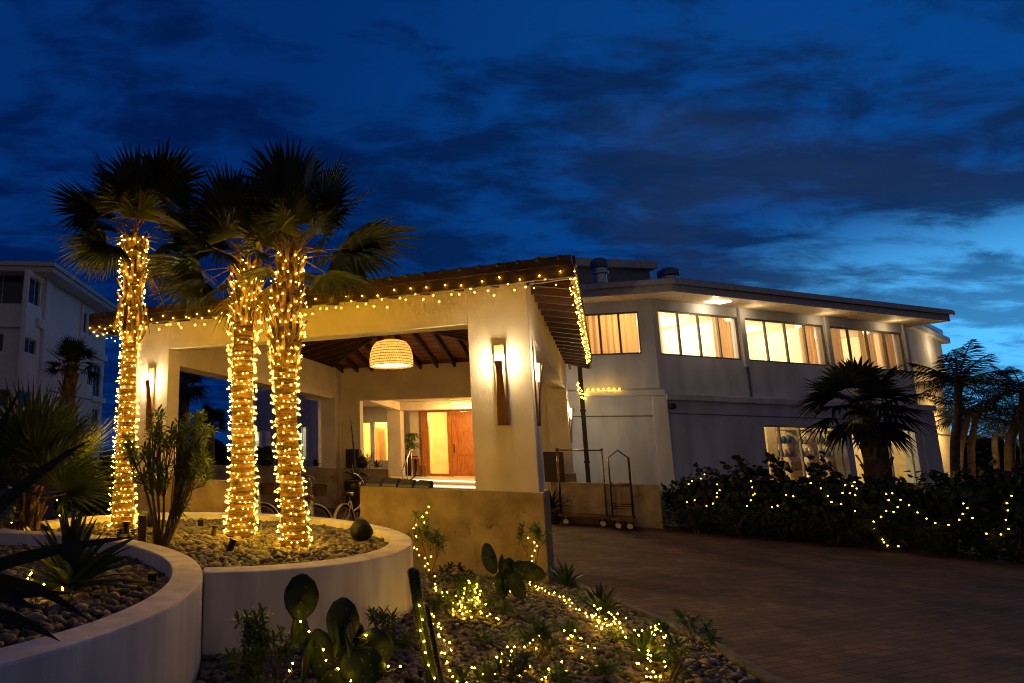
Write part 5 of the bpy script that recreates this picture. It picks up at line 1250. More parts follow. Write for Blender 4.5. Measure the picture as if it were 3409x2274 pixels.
lowl = ['fine-leaved low bush at the foot of the hedge by the cart wall','fine-leaved low bush at the hedge foot, left of the shop window','fine-leaved low bush at the hedge foot below the exit sign','fine-leaved low bush at the hedge foot below the dark palm','fine-leaved low bush at the hedge foot below the coconut palms','fine-leaved low bush at the hedge foot near the right edge','fine-leaved low bush at the hedge foot on the right edge']
for i in range(7):
    f = (i+.5)/7; c = H0+hd*(Lh*1.06*f)-hn*.48
    leafball('low_hedge_bush', lowl[i], (c[0],c[1],.36), .82, .42, .42, 1500, .05, 200+i, leafH, 'fine-leaved low bushes along the drive', shape='thin', inner=.3)
# upright sprigs above the hedge
for i, (x, y, l) in enumerate(((1690,1045,'bare sprig with round leaves rising left of the shop window'),(1795,1040,'round-leaved sprig rising in front of the first shop window'),(1855,1050,'round-leaved sprig in front of the shop window centre'),(1905,1065,'short round-leaved sprig left of the dark palm trunk'))):
    root = H0+hd*(np.dot(atY(x*K,1100*K,15.)-H0,hd))-hn*1.2; Yd = root[1]; tip = atY(x*K, y*K, Yd); t = thing('hedge_sprig', (root[0],root[1],0), l, 'shrub', 'round-leaved sprigs above the hedge'); m = MB(); lv = MB(); rs = random.Random(i)
    for k in range(3):
        e = tip+np.array([rs.uniform(-.35,.35),rs.uniform(-.3,.3),rs.uniform(-.25,.1)]); m.tube([(root[0],root[1],.6),((root+e)/2)[0:3]*np.array([1,1,1])+np.array([0,0,.35]),e],[.02,.012,.006],5)
        for j in range(9):
            p = np.array([root[0],root[1],.9])*(1-(.4+.6*j/8))+e*(.4+.6*j/8)+np.array([rs.uniform(-.08,.08),rs.uniform(-.08,.08),rs.uniform(-.02,.06)])
            n_ = np.array([rs.uniform(-1,1),rs.uniform(-1,.2),rs.uniform(-.3,1)]); n_ /= np.linalg.norm(n_); a = np.cross(n_,(0.1,.2,1)); a /= np.linalg.norm(a); b = np.cross(n_,a); s = rs.uniform(.06,.10)
            lv.add([p+s*(a*math.cos(q)+b*math.sin(q)*.85)+n_*.15*s*math.cos(2*q) for q in np.linspace(0,2*PI,9)[:-1]],[tuple(range(8))])
    m.build('stems', stem_m, t); lv.build('leaves', leafD, t)
def hl_path(pts, lift=.12): return [pl(2150+x/1.8673, 1350+y/1.8673, H0+hn*lift-hn*.2, hn) for x, y in pts]
for i, (l, pts) in enumerate((
    ('fairy lights looping over the first hedge shrub by the cart wall', [(375,437),(340,462),(312,460),(285,478),(262,490),(258,515)]),
    ('fairy lights near the hedge foot by the cart wall', [(258,608),(280,612),(300,595),(312,632)]),
    ('fairy lights in a curl on the second hedge shrub', [(448,490),(470,535),(440,540),(460,570),(428,580),(425,620),(395,625),(362,625)]),
    ('short hanging row of fairy lights on the third hedge shrub', [(652,470),(655,490),(662,548),(700,555),(645,570),(650,600),(632,618),(648,635)]),
    ('small sag of fairy lights in the middle of the hedge', [(780,638),(808,636),(835,622),(858,606)]),
    ('three fairy lights high in the middle of the hedge', [(870,562),(915,565),(948,568)]),
    ('long falling row of fairy lights on the hedge left of the dark palm', [(1000,442),(1040,487),(1060,508),(1080,525),(1098,545),(1115,565),(1140,588),(1160,608),(1182,620),(1205,615),(1220,605),(1215,590)]),
    ('zigzag of fairy lights below the dark palm crown', [(1300,480),(1260,490),(1232,508),(1230,535),(1232,555),(1270,560),(1282,515),(1305,495),(1300,585),(1315,612)]),
    ('bright pair of fairy lights low in the hedge', [(1298,655),(1290,682),(1312,686)]),
    ('long sloping row of fairy lights right of the dark palm trunk', [(1538,545),(1545,572),(1572,592),(1600,615),(1630,632),(1665,655),(1710,690),(1745,715),(1780,728),(1820,742),(1852,752),(1890,745)]),
    ('curl of fairy lights below the palm trunk', [(1490,555),(1492,580),(1580,645),(1540,670),(1490,650),(1450,695),(1440,725),(1400,738),(1412,780),(1412,810)]),
    ('row of fairy lights lying at the foot of the hedge', [(1465,838),(1510,842),(1465,868),(1500,882),(1540,875),(1580,888),(1615,880)]),
    ('cluster of fairy lights on the hedge before the lit wing', [(1970,615),(1975,645),(2005,645),(2000,675),(1975,672),(1985,705),(1950,718),(2038,692)]),
    ('deep loop of fairy lights at the right end of the hedge', [(2265,568),(2245,592),(2222,610),(2220,638),(2250,662),(2250,690),(2238,708),(2235,740),(2240,790),(2215,803),(2190,806),(2160,806),(2125,800),(2080,762),(2075,745)]))):
    p = hl_path(pts); lights(l, p, .17, group='fairy lights strung over the hedge', r=1.45, jit=.035, seed=30+i)

# ---------------------------------------------------------------- background palms
Yd = 17.5
pr1 = [(2018,1130),(2012,1060),(1998,990),(1974,925)]
pp = kp(pr1, Yd); pp[0][2] = 0
lv_ = fans([(178,.1,1.0),(160,-.3,1.05),(140,.3,.95),(120,0,.9),(100,-.3,.85),(82,.2,.9),(62,0,.85),(45,-.3,.95),(28,.2,1.),(10,-.2,1.1),(-8,.3,1.1),(-26,-.3,1.1),(-45,.2,1.),(-62,-.4,.9),(195,-.2,1.1),(210,.3,1.1),(225,-.3,1.05),(242,.2,.9),(90,-1.3,.7),(200,-1.2,.8),(-20,-1.2,.8),(150,-1.3,.7)], 5)
fan_palm('broad dark fan palm standing in front of the shop windows', pp, [.30,.28,.26,.20], [(a,b,c*1.1) for a,b,c in lv_], .95, 71, .9, 30, leafm=leafD, trunkm=trunk_d, skirt=0, nseg=18, petiole=.58, droop=.34, w=.05, name='dark_fan_palm')
pp = kp([(152,1035),(155,960),(160,880),(165,835)], 19.); pp[0][2] = 0
fan_palm('small dark fan palm in front of the white apartment block', pp, [.24,.21,.19,.15], crown_leaves(30, 17, -28, 70), .52, 72, .9, 46, leafm=leafD, trunkm=trunk_d, skirt=0, nseg=18, petiole=.42, droop=.2, w=.03)
pp = kp([(418,1090),(420,1000),(424,920),(424,880)], 26.); pp[0][2] = 0
fan_palm('dark fan palm standing behind the left portico column', pp, [.26,.22,.2,.17], crown_leaves(26, 18, -50, 70), .9, 73, 1., 0, leafm=leafD, trunkm=trunk_d, skirt=3, nseg=18, petiole=.55, droop=.4, w=.04)
pp = kp([(483,1085),(484,1030),(484,985),(484,970)], 40.); pp[0][2] = 0
fan_palm('distant dark fan palm seen through the portico', pp, [.3,.25,.25,.2], crown_leaves(22, 19, -40, 70), .9, 74, 1., 0, leafm=leafD, trunkm=trunk_d, skirt=0, nseg=16, petiole=.5, droop=.3, w=.05)
def coconut(label, path, rad, n, Lf, seed, trunkm=trunk_d, leafm=leafD, droop=.5):
    rr = random.Random(seed); path = [np.array(p) for p in path]; t = thing('coconut_palm', path[0], label, 'palm tree', 'coconut palms on the right'); sp = smooth(path, 6)
    MB().tube(sp, list(np.interp(np.linspace(0,1,len(sp)),[0,.15,1],[rad*1.4,rad,rad*.8])), 10).build('trunk', trunkm, t, smooth=True); top = path[-1]; mb = MB(); st = MB()
    for k in range(n):
        a = k*2.4+rr.uniform(-.2,.2); el = math.radians(-15+85*((k+.5)/n)+rr.uniform(-8,8)); e = np.array([math.cos(a)*math.cos(el),math.sin(a)*math.cos(el),math.sin(el)]); L_ = Lf*rr.uniform(.8,1.1); pth = []
        for i in range(13):
            q = i/12; pth.append(top+e*L_*q+np.array([0,0,-droop*L_*q*q*(1-.5*math.sin(el))]))
        st.tube(pth, list(np.linspace(.03,.006,13)), 5)
        for i in range(2,13):
            d = pth[i]-pth[i-1]; d /= np.linalg.norm(d); s = np.cross(d,(0,0,1)); s /= np.linalg.norm(s)+1e-9; ll = L_*.30*math.sin(PI*(i/13)**.8*.95+.15)
            for sg in (-1,1):
                for h in (0,.25,.5,.75):
                    o = pth[i-1]+(pth[i]-pth[i-1])*h; ee = s*sg*.8+d*.55+np.array([0,0,-.35*rr.uniform(.4,1.5)]); ee /= np.linalg.norm(ee); mb.ribbon([o, o+ee*ll*.5, o+ee*ll+np.array([0,0,-.2*ll])],[.016,.026,.003], d)
    c_ = mb.build('crown', leafm, t); st.build('leaf_stalks', stem_m, c_)
    return t
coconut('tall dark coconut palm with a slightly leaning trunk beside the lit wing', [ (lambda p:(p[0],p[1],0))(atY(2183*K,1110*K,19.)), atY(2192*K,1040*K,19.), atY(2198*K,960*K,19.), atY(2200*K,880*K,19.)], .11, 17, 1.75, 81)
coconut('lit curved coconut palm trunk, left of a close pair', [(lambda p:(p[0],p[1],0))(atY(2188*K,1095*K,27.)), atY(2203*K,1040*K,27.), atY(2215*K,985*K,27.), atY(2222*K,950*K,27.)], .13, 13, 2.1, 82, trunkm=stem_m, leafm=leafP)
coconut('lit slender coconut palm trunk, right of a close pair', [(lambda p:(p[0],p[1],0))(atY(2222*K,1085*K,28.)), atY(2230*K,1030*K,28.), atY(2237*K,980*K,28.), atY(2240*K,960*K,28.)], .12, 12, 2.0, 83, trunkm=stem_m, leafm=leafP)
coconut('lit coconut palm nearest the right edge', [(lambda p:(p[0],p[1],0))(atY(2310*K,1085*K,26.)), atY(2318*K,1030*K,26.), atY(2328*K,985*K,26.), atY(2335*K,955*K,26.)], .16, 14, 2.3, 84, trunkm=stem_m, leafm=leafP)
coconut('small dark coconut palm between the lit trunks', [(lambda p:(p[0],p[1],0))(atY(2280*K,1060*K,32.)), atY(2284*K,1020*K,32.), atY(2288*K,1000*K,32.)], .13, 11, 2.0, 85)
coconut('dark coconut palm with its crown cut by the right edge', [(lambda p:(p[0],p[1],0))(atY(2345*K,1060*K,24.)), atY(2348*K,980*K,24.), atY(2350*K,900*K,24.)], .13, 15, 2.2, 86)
# distant scrub and far trees: dark masses
for i, (x0, x1, yt, Yd, l) in enumerate(((2150,2500,1008,45.,'dark line of distant seaside scrub behind the coconut palms'),(-60,470,1075,48.,'dark line of distant scrub behind the left planter'),(420,620,1015,60.,'dark distant scrub seen through the portico opening'))):
    a = atY(x0*K,1020*K,Yd); b = atY(x1*K,1020*K,Yd); zt4 = max(1.2, atY((x0+x1)/2*K, yt*K, Yd)[2]); rng = np.random.default_rng(i); n = 5000
    q = a+(b-a)*rng.uniform(0,1,(n,1))+np.c_[rng.normal(0,.3,n),rng.normal(0,1.2,n),np.zeros(n)]; q[:,2] = rng.uniform(0,1,n)**.7*zt4*(.85+.2*np.sin(q[:,0]*.9)+.1*np.sin(q[:,0]*2.7)); s = .22
    dv = rng.standard_normal((n,3)); dv /= np.linalg.norm(dv,axis=1)[:,None]; d2 = np.cross(dv, rng.standard_normal((n,3))); d2 /= np.linalg.norm(d2,axis=1)[:,None]
    V = np.stack([q-dv*s,q+d2*s*.6,q+dv*s,q-d2*s*.6],1).reshape(-1,3); tag(np_mesh('scrub', V, np.arange(n*4).reshape(n,4), leafD, smooth=False), l, 'scrub', kind='stuff')
ll_ = ['dark rounded hedge shrub behind the leftmost lit trunk','dark hedge shrub behind the low spiky fan palm','dark hedge shrub left of the lit trunk, under the apartment block']
for i, (x, y, Yd, r) in enumerate(((400,1080,17.,1.1),(220,1090,17.5,1.3),(320,1080,17.2,1.2))):
    c = atY(x*K,y*K,Yd); leafball('garden_shrub', ll_[i], (c[0],c[1],.9), r, .8, .95, 900, .11, 300+i, leafD, 'dark garden shrubs on the left')
# ---------------------------------------------------------------- bicycles
def arc3(c, r, a0, a1, n, ax, az_): return [c+r*(math.cos(a0+(a1-a0)*i/n)*ax+math.sin(a0+(a1-a0)*i/n)*az_) for i in range(n+1)]
SB = 1.2
def bicycle(label, hubpx, Yd, head, which='front', steer=-55, lean=4):
    hb = atY(*hubpx, Yd); hb[2] = .335*SB; a = math.radians(head); fx = np.array([math.cos(a),math.sin(a),0]); sx_ = np.array([-math.sin(a),math.cos(a),0])
    org = hb - (fx*1.05*SB if which == 'front' else 0); org[2] = 0
    t = thing('bicycle', org, label, 'bicycle', 'cream beach cruiser bicycles'); zz_ = np.array([0,0,1.]); t.scale = (SB,SB,SB)
    W = lambda x, y, z: org+fx*x+sx_*(y+math.tan(math.radians(lean))*z*.3)+zz_*z
    sa2 = math.radians(steer); fs = fx*math.cos(sa2)+sx_*math.sin(sa2); ss = -fx*math.sin(sa2)+sx_*math.cos(sa2)
    def wheel(c, ax, f0, f1):
        r = .335; w = MB().tube(arc3(c, r-.022, 0, 2*PI, 40, ax, zz_), .024, 8, cap=False).build('wheel', rubber, t, smooth=True)
        MB().tube(arc3(c, r-.052, 0, 2*PI, 40, ax, zz_), .012, 6, cap=False).build('rim', steel, w, smooth=True)
        m = MB(); sd = np.cross(ax, zz_)
        for k in range(24): m.tube([c+sd*.03*(1 if k%2 else -1)+.02*(math.cos(k)*ax+math.sin(k)*zz_), c+(r-.06)*(math.cos(2*PI*k/24)*ax+math.sin(2*PI*k/24)*zz_)], .0016, 3, cap=False)
        m.tube([c-sd*.05, c+sd*.05], .018, 8); m.build('spokes', steel, w)
        m = MB(); n = 18; v = []; f = []
        for i in range(n+1):
            q = f0+(f1-f0)*i/n; d = math.cos(q)*ax+math.sin(q)*zz_
            for y, rr in ((-.034,.345),(-.02,.362),(.02,.362),(.034,.345)): v.append(c+d*rr+sd*y)
        for i in range(n):
            for k in range(3): f.append((i*4+k,i*4+k+1,i*4+5+k,i*4+4+k))
        m.add(v,f).build('fender', white_p, t, smooth=True)
        return w
    fc = W(1.05,0,.335); rc = W(0,0,.335)
    wheel(fc, fs, math.radians(-5), math.radians(115)); wheel(rc, fx, math.radians(40), math.radians(205))
    hd1 = W(.84,0,.62); hd2 = W(.79,0,.86); bbk = W(.40,0,.29); stt = W(.24,0,.72)
    m = MB()
    m.tube(smooth([hd1, W(.62,0,.45), bbk], 5), .021, 8).tube(smooth([hd2*.6+hd1*.4, W(.55,0,.60), W(.32,0,.52), rc+sx_*.03], 5), .019, 8).tube([bbk, stt], .019, 8).tube([hd1, hd2], .024, 8)
    m.tube([bbk+sx_*.04, rc+sx_*.06], .012, 6).tube([bbk-sx_*.04, rc-sx_*.06], .012, 6).tube([stt+sx_*.02, rc+sx_*.06], .011, 6).tube([stt-sx_*.02, rc-sx_*.06], .011, 6)
    m.build('frame', white_p, t, smooth=True)
    m = MB()
    for s in (-1,1): m.tube([hd1+ss*s*.055, fc+ss*s*.055], .013, 6)
    m.tube([hd1+ss*.06, hd1-ss*.06], .016, 6); m.build('fork', white_p, t, smooth=True)
    hb_ = hd2+zz_*.16-fs*.02; m = MB(); m.tube([hd2, hb_], .014, 6)
    ends = []
    for s in (-1,1):
        p = [hb_, hb_+ss*s*.10+zz_*.03+fs*.04, hb_+ss*s*.24+zz_*.17-fs*.02, hb_+ss*s*.31+zz_*.21-fs*.22]; m.tube(smooth(p, 4), .011, 6); ends.append((p[2],p[3]))
    h = m.build('handlebar', steel, t, smooth=True)
    for p, q in ends: MB().tube([p+(q-p)*.35, q+(q-p)*.15], .019, 8).build('grip', rubber, h, smooth=True)
    MB().tube([stt, stt+(stt-bbk)*.28], .013, 6).build('seat_post', steel, t)
    sc = stt+(stt-bbk)*.30; v = []; f = []
    for i, (x, w, z) in enumerate(((-.14,.085,.02),(-.10,.115,.045),(-.02,.09,.04),(.08,.035,.03),(.15,.022,.02))):
        for y, dz in ((-1,-.03),(-.6,0.),(0,.008),(.6,0.),(1,-.03)): v.append(sc+fx*x+sx_*w*y+zz_*(z+dz))
    for i in range(4):
        for k in range(4): f.append((i*5+k,i*5+k+1,i*5+6+k,i*5+5+k))
    MB().add(v,f).add([p-zz_*.035 for p in v],[tuple(reversed(q)) for q in f]).build('saddle', leather, t, smooth=True)
    m = MB(); m.tube(arc3(bbk+sx_*-.06,.09,0,2*PI,20,fx,zz_),.006,5,cap=False)
    for s, d in ((-1,-1),(1,1)):
        e = bbk+sx_*s*.09+(fx*.12-zz_*.11)*d; m.tube([bbk+sx_*s*.09, e], .009, 5).tube([e, e+sx_*s*.09], .018, 5)
    m.tube([bbk-sx_*.09, bbk+sx_*.09], .015, 6); m.build('crank', steel, t)
    MB().tube([bbk+sx_*.03-fx*.06, W(.22,.22,.01)], .008, 5).build('kickstand', steel, t)
    # wicker basket on the handlebar
    bc = hb_+fs*.17-zz_*.12; m = MB(); v = []; f = []
    for z, k in ((0,.8),(.2,1)):
        for i, j in ((-1,-1),(1,-1),(1,1),(-1,1)): v.append(bc+fs*.11*i*k+ss*.15*j*k+zz_*(z-.05))
    m.add(v,[(0,1,2,3),(0,1,5,4),(1,2,6,5),(2,3,7,6),(3,0,4,7)]).build('basket', mat('basket_weave', (.06,.035,.02), rough=.8, bump=.6, bscale=90), t)
    return t
Yk = gz(1041,1806)[1]
bicycle('cream cruiser bicycle between the middle and nearest lit palms', (872,1742), Yk+.25, 80, 'front', -72)
bicycle('cream cruiser bicycle with its front wheel turned, right of the nearest palm', (1046,1744), Yk, 80, 'front', -72)
bicycle('cream cruiser bicycle with brown saddle half hidden by the stone wall', (1147,1744), Yk+.1, 50, 'rear', -30)

# ---------------------------------------------------------------- luggage carts by the stone wall
def W2(x, y, v=9.0): return uvz(pl(1700+x/3.137, 1300+y/3.137, P(0,v), VV))
def cart(label, org, u0, u1, v0, v1, ztop, peak):
    t = thing('luggage_cart', org, label, 'luggage cart', 'brass luggage carts')
    MB(FR).box(u0,u1,v0,v1,.24,.30).build('deck', mat('cart_carpet', (.12,.03,.02), rough=.9), t, bev=.01)
    MB(FR).box(u0-.015,u1+.015,v0-.015,v0-.002,.235,.305).build('bumper', brass, t); MB(FR).box(u0-.015,u1+.015,v1+.002,v1+.015,.235,.305).build('bumper', brass, t)
    m = MB(FR); r = .019
    if not peak:
        for v in (v0+.06,v1-.06):
            m.tube([(u0+.05,v,.3),(u0+.05,v,ztop)],r,8).tube([(u1-.05,v,.3),(u1-.05,v,ztop)],r,8)
        m.tube([(u0+.05,v0+.06,ztop),(u1-.05,v0+.06,ztop)],r,8).tube([(u0+.05,v1-.06,ztop),(u1-.05,v1-.06,ztop)],r,8).tube([(u0+.05,v0+.06,ztop),(u0+.05,v1-.06,ztop)],r,8).tube([(u1-.05,v0+.06,ztop),(u1-.05,v1-.06,ztop)],r,8)
        for u in (u0+.05,u1-.05):
            for v in (v0+.06,v1-.06): m.lathe([(0,-.03),(.032,-.02),(.036,.01),(.02,.035),(0,.04)],(u,v,ztop+.02),10)
    else:
        for v in (v0+.06,v1-.06):
            um = (u0+u1)/2; zs = ztop-.20
            m.tube([(u0+.05,v,.3),(u0+.05,v,zs),(um,v,ztop),(u1-.05,v,zs),(u1-.05,v,.3)],r,8)
            for z in (.55,.61,1.12,1.18): m.tube([(u0+.05,v,z),(u1-.05,v,z)],.013,8)
        m.tube([((u0+u1)/2,v0+.06,ztop),((u0+u1)/2,v1-.06,ztop)],r,8)
    m.build('rail_frame', brass, t, smooth=True)
    for u in (u0+.16,u1-.16):
        for v in (v0+.1,v1-.1):
            w = MB(FR); c = np.array([u,v,.105]); w.tube([c-[0,.02,0],c+[0,.02,0]],.105,18); q = w.build('wheel', rubber, t, smooth=False)
            MB(FR).tube([c-[0,.024,0],c+[0,.024,0]],.07,16).build('hub', mat('wheel_cream', (.6,.5,.35)), q)
            MB(FR).box(u-.03,u+.03,v-.028,v+.028,.2,.24).build('fork', steel, q)
    return t
a_ = W2(505,1270); b__ = W2(1025,1270); c_ = W2(935,625)
cart('long brass luggage cart with a square top rail', P(a_[0],9.0), a_[0], b__[0], 8.85, 9.4, max(1.7,c_[2]), False)
a_ = W2(1045,1300,8.9); b__ = W2(1305,1300,8.9); c_ = W2(1105,625,8.9)
cart('narrow brass luggage cart with a peaked top rail', P(a_[0],9.0), a_[0], b__[0], 8.5, 9.4, max(1.7,c_[2]), True)

# ---------------------------------------------------------------- cushions on the front stone wall
for i, (x0, x1, y0, y1, l) in enumerate(((1221,1272,1599,1622,'leftmost of four charcoal cushions on the stone wall'),(1274,1326,1599,1623,'second charcoal cushion from the left on the stone wall'),(1327,1378,1603,1625,'third charcoal cushion from the left on the stone wall'),(1381,1434,1606,1627,'rightmost of four charcoal cushions on the stone wall'))):
    a = uvz(pl(x0,y1,P(0,.1),VV)); b = uvz(pl(x1,y0,P(0,.1),VV)); t = thing('seat_cushion', P((a[0]+b[0])/2,.1,1.36), l, 'cushion', 'charcoal cushions on the stone wall')
    m = MB(FR); m.hexa([(a[0],-.0,1.362),(b[0],-.0,1.362),(b[0],.33,1.362),(a[0],.33,1.362)],[(a[0]+.02,.04,b[2]-.01),(b[0]-.02,.03,b[2]-.02),(b[0]-.01,.33,b[2]+.03),(a[0]+.015,.33,b[2]+.035)]); o = m.build('cushion_body', fabric, t, bev=.03); o.modifiers[0].segments = 4
    zc_ = 1.362+(b[2]-1.362)*.5; m = MB(FR); m.hexa([(a[0]+.015,-.012,1.375),(b[0]-.015,-.012,1.375),(b[0]-.015,-.003,1.375),(a[0]+.015,-.003,1.375)],[(a[0]+.02,.012,zc_),(b[0]-.02,.008,zc_),(b[0]-.02,.02,zc_),(a[0]+.02,.02,zc_)]); m.build('side_panel', fabric2, t, bev=.004)

# ---------------------------------------------------------------- pots, planters and porch things
def pot(mb, c, r, h, n=24): mb.lathe([(0,0),(r*.68,0),(r*.8,h*.35),(r*.95,h*.8),(r,h),(r*.9,h),(r*.88,h*.9),(0,h*.88)], c, n)
po = pl(1176,1706,P(0,9.2),VV); po[2] = 0
t = thing('potted_agave', po, 'spiky agave with a tall flower stalk in a dark pot', 'potted plant'); m = MB(); hp = pl(1176,1603,P(0,9.2),VV)[2]; pot(m, po, .30, hp); m.build('pot', pot_m, t, smooth=True)
to = pl(1186,1598,P(0,9.2),VV); mb = MB(); rr_ = random.Random(5)
for i in range(30):
    a = i*2.4; el = math.radians(-15+85*((i+.5)/30)); e = np.array([math.cos(a)*math.cos(el), math.sin(a)*math.cos(el), math.sin(el)]); u_ = np.array([-math.cos(a)*math.sin(el), -math.sin(a)*math.sin(el), math.cos(el)])
    blade(mb, to, to+e*.56*rr_.uniform(.8,1.1), .075, .05, .25, toward=u_)
mb.build('leaves', leafA, t)
s0 = to; s1 = pl(1176,1480,P(0,9.2),VV); s2 = pl(1168,1402,P(0,9.2),VV); m = MB(); m.tube(smooth([s0,s1,s2],5),[.028]*6+[.02]*3+[.012]*2,7)
for k in range(16):
    q = s1+(s2-s1)*(k/15); a = k*2.4; m.tube([q, q+np.array([math.cos(a)*.07,math.sin(a)*.07,.05])],[.006,.004],4)
m.build('flower_stalk', mat('flower_stalk_green', (.06,.08,.04)), t, smooth=True)
def planter_box(label, x0, x1, y0, y1, v, zf0):
    a = uvz(pl(x0,y1,P(0,v),VV)); b = uvz(pl(x1,y0,P(0,v),VV)); t = thing('planter_box', P((a[0]+b[0])/2,v,zf0), label, 'planter box', 'dark planter boxes on the back walls')
    MB(FR).box(a[0],b[0],v-.0,v+.26,zf0,b[2]).build('box', mat('planter_box_brown', (.028,.016,.013), rough=.5), t, bev=.01); MB(FR).box(a[0]+.03,b[0]-.03,v+.03,v+.23,b[2]-.002,b[2]+.004).build('soil', soil_m, t); return t
planter_box('black planter box on the back stone wall left of the entrance opening', 1151,1194,1496,1556,10.3,1.38)
planter_box('dark planter box on the stone wall between the right column and the carts', 1812,1873,1505,1574,9.6,1.14)
c = pl(1206,1541,P(0,10.35),VV); t = thing('ball_pot', (c[0],c[1],1.38), 'round black ball-shaped pot on the back stone wall', 'pot'); m = MB(); r = .21; m.lathe([(.05,0),(r*.7,.05),(r,.2),(r*.8,.36),(r*.45,.42),(r*.4,.40)], (c[0],c[1],1.38), 20); m.build('pot_body', pot_m, t, smooth=True)
def wallplant(kind, label, x, y, v, z, **k):
    c = pl(x,y,P(0,v),VV); c[2] = z; return c
c = wallplant('', '', 1225, 1555, 10.45, 1.38); whorl_shrub('wall_shrub', 'small leafy shrub on the back wall in front of the glowing lobby windows', c, cloud(c+np.array([0,0,.45]), .33,.2,.22, 16, 1), .12, .022, 11, 91, forks=4)
agave('wall_agave', 'small agave on the back wall below the lobby windows', wallplant('', '', 1254, 1555, 10.45, 1.38), 16, .34, .06, 92, 10, 80, group='small agaves on the back wall', cat='agave')
agave('wall_agave', 'small dark agave on the back wall, right of the nearest palm trunk', wallplant('', '', 1052, 1555, 10.45, 1.38), 16, .34, .07, 93, 10, 80, group='small agaves on the back wall', cat='agave', leafm=leafD)
c = wallplant('', '', 878, 1552, 10.45, 1.38); leafball('wall_bush', 'dark bush on the back wall seen between the lit palms', (c[0],c[1],1.75), .42,.2,.42, 420, .07, 401, leafD); 
c = wallplant('', '', 1836, 1660, 9.2, 0); t = thing('potted_spiky_plant', c, 'dark spiky plant in a pot behind the stone column, left of the carts', 'potted plant'); m = MB(); pot(m, c, .24, .42); m.build('pot', pot_m, t, smooth=True); mb = MB()
for i in range(22):
    a = i*2.4; el = math.radians(5+70*((i+.5)/22)); e = np.array([math.cos(a)*math.cos(el), math.sin(a)*math.cos(el), math.sin(el)]); blade(mb, c+np.array([0,0,.42]), c+np.array([0,0,.42])+e*.62, .08, .05, .25, toward=np.array([-math.cos(a)*math.sin(el), -math.sin(a)*math.sin(el), math.cos(el)]))
mb.build('leaves', leafD, t)
# dracaena in a tall pot, step stool beside the door
c = pl(1369,1583,P(0,15.0),VV); c[2] = 1.0; t = thing('potted_dracaena', c, 'tall tapered pot with a drooping-leaved dracaena beside the entrance door', 'potted plant'); hp = pl(1369,1517,P(0,15),VV)[2]-1.0
m = MB(); m.lathe([(0,0),(.20,0),(.27,hp*.5),(.30,hp),(.26,hp),(.25,hp*.92),(0,hp*.9)], c, 22); m.build('pot', pot_m, t, smooth=True); st = MB(); mb = MB(); rr_ = random.Random(3)
for (dx, hh) in ((-.1,.62),(.02,.85),(.1,.45)):
    tp = c+np.array([dx+rr_.uniform(-.05,.05),rr_.uniform(-.1,.05),hp+hh]); st.tube([c+np.array([dx*.6,0,hp*.9]), tp], .028, 7)
    for i in range(34):
        a = i*2.4; e = np.array([math.cos(a),math.sin(a),.25+.5*(i%3)/2]); L_ = rr_.uniform(.28,.44); s_ = np.array([-math.sin(a),math.cos(a),0]); pth = [tp+e*L_*q+np.array([0,0,-.85*L_*q*q]) for q in (0,.3,.6,.85,1)]; mb.ribbon(pth, [.03,.07,.075,.05,.004], s_, .15)
mb.build('leaves', leafS, t); st.build('stem', boot_m, t)
a = uvz(pl(1374,1586,P(0,14.75),VV)); b = uvz(pl(1398,1523,P(0,14.75),VV)); d = uvz(pl(1419,1545,P(0,14.75),VV))
t = thing('step_stool', P(b[0],14.75,1.0), 'small wooden two-step side table by the entrance door', 'side table'); w_ = .05
m = MB(FR); m.box(a[0],b[0],14.6,14.9,b[2]-.05,b[2]); m.build('top', door_m, t); m = MB(FR); m.box(b[0]+.003,d[0],14.6,14.9,d[2]-.05,d[2]); m.build('lower_shelf', door_m, t)
for u0, z in ((a[0],b[2]-.05),(b[0]-.09,b[2]-.05),(d[0]-.09,d[2]-.05)): MB(FR).box(u0,u0+.09,14.61,14.89,1.0,z).build('leg', woodT, t)

# ---------------------------------------------------------------- garden lamps and small things in the planters
def flood(label, px, py, Yb_, r, tilt, group='dark green bullet floodlights', base_z=SOILR):
    c = atY(px, py, Yb_); t = thing('floodlight', (c[0],c[1],base_z), label, 'floodlight', group)
    d = np.array([math.cos(tilt),.25,math.sin(tilt)]); d /= np.linalg.norm(d); s = np.cross(d,(0,1,0)); s /= np.linalg.norm(s); u_ = np.cross(s,d); ax = np.stack([s,u_,d],1)
    MB().lathe([(0,-1.0*r),(.45*r,-.9*r),(.8*r,-.6*r),(1*r,-.1*r),(1*r,.3*r),(.86*r,.85*r),(.80*r,.86*r),(.75*r,.5*r),(0,.45*r)], c, 24, ax=ax).build('housing', metalG, t, smooth=True)
    MB().lathe([(0,0),(.74*r,0)], c+d*.52*r, 20, ax=ax).build('lens', glassd, t)
    MB().tube([(c[0],c[1],base_z-.03),(c[0],c[1],c[2]-.6*r)], [.035,.03], 8).build('stake', metalK, t); return t
fb = gz(1203,1812,SOILR)
flood('dark green bullet floodlight on the right of the palm planter', 1200, 1768, fb[1], .155, .55)
flood('green floodlight behind the wooden post at the leftmost palm', 490, 1727, gz(490,1760,SOILR)[1], .165, .45)
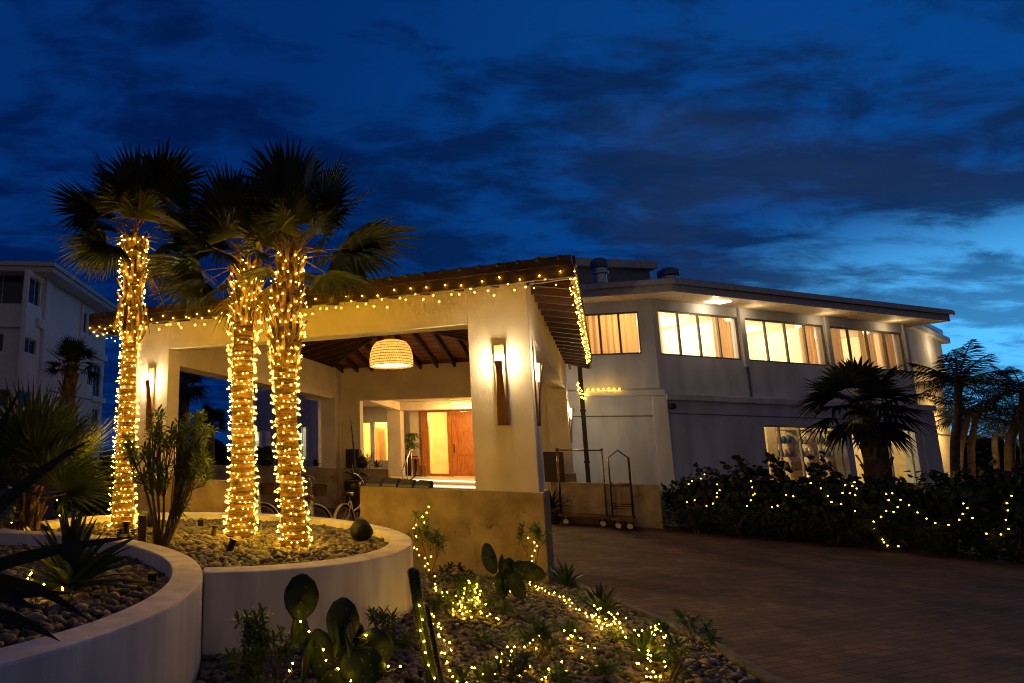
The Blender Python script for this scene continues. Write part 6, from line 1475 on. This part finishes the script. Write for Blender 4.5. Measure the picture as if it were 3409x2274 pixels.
def stub(name, label, x0, y0, x1, y1, r, zb_, m, cat='garden light'):
    b = gz(x0,y0,zb_); e = atY(x1,y1,b[1]-.02); b = b+np.array([0,0,-.04]); t = thing(name, b, label, cat); MB().tube([b,e],[r,r],10).build('tube', m, t); MB().tube([e-(e-b)*.06,e+(e-b)*.03],[r*1.15,r*1.15],10).build('cap', metalK, t); return t
stub('spot_stake', 'small brown cylinder spotlight left of the middle palm', 708,1792,716,1752,.042,SOILR,mat('bronze_paint',(.10,.05,.025),rough=.4))
stub('spot_stake', 'small dark cut-off spotlight in front of the middle palm', 755,1845,778,1796,.045,SOILR,metalK)
stub('path_light', 'short black path light in the left planter by its rim', 507,1950,507,1908,.045,SOILL,metalK)
b = gz(668,1752,PH); t = thing('junction_box', (b[0],b[1],PH), 'tiny black junction box on the planter rim', 'junction box'); MB().box(b[0]-.045,b[0]+.045,b[1]-.03,b[1]+.03,PH,PH+.1).build('case', metalK, t, bev=.006)
# wooden post, black spotlight with blue cable coil
b = gz(472,1822,SOILR); e = atY(472,1716,b[1]); t = thing('wooden_post', b, 'short square wooden post between the leftmost palm and the shrub', 'post'); MB().box(b[0]-.055,b[0]+.055,b[1]-.05,b[1]+.05,SOILR-.05,e[2]).build('post_body', mat('post_wood',(.11,.06,.03),stretch=(6,6,1)), t, bev=.006); MB().tube([(b[0]+.06,b[1]-.03,SOILR),(b[0]+.06,b[1]-.03,e[2]-.03)],.007,6).build('conduit', steel, t)
b = gz(421,1790,SOILR); e = atY(421,1736,b[1]); t = thing('spotlight', b, 'black cylinder spotlight with a blue cable coil beside the leftmost palm', 'spotlight'); m = MB(); m.tube([b-np.array([0,0,.1]),e-np.array([0,0,.06])],.045,12).tube([e-np.array([0,0,.08]),e],.062,12); m.build('housing', metalK, t)
bl = mat('blue_cable',(.01,.02,.12),rough=.3)
for sgn in (-1,1):
    m = MB(); cc_ = b+np.array([sgn*.10,.03,.04])
    for k in range(3): m.tube([cc_+np.array([.045*math.cos(q),.04*math.sin(q),.035*k]) for q in np.linspace(0,2*PI,14)],.014,6,cap=False)
    m.build('cable_coil', bl, t, smooth=True)
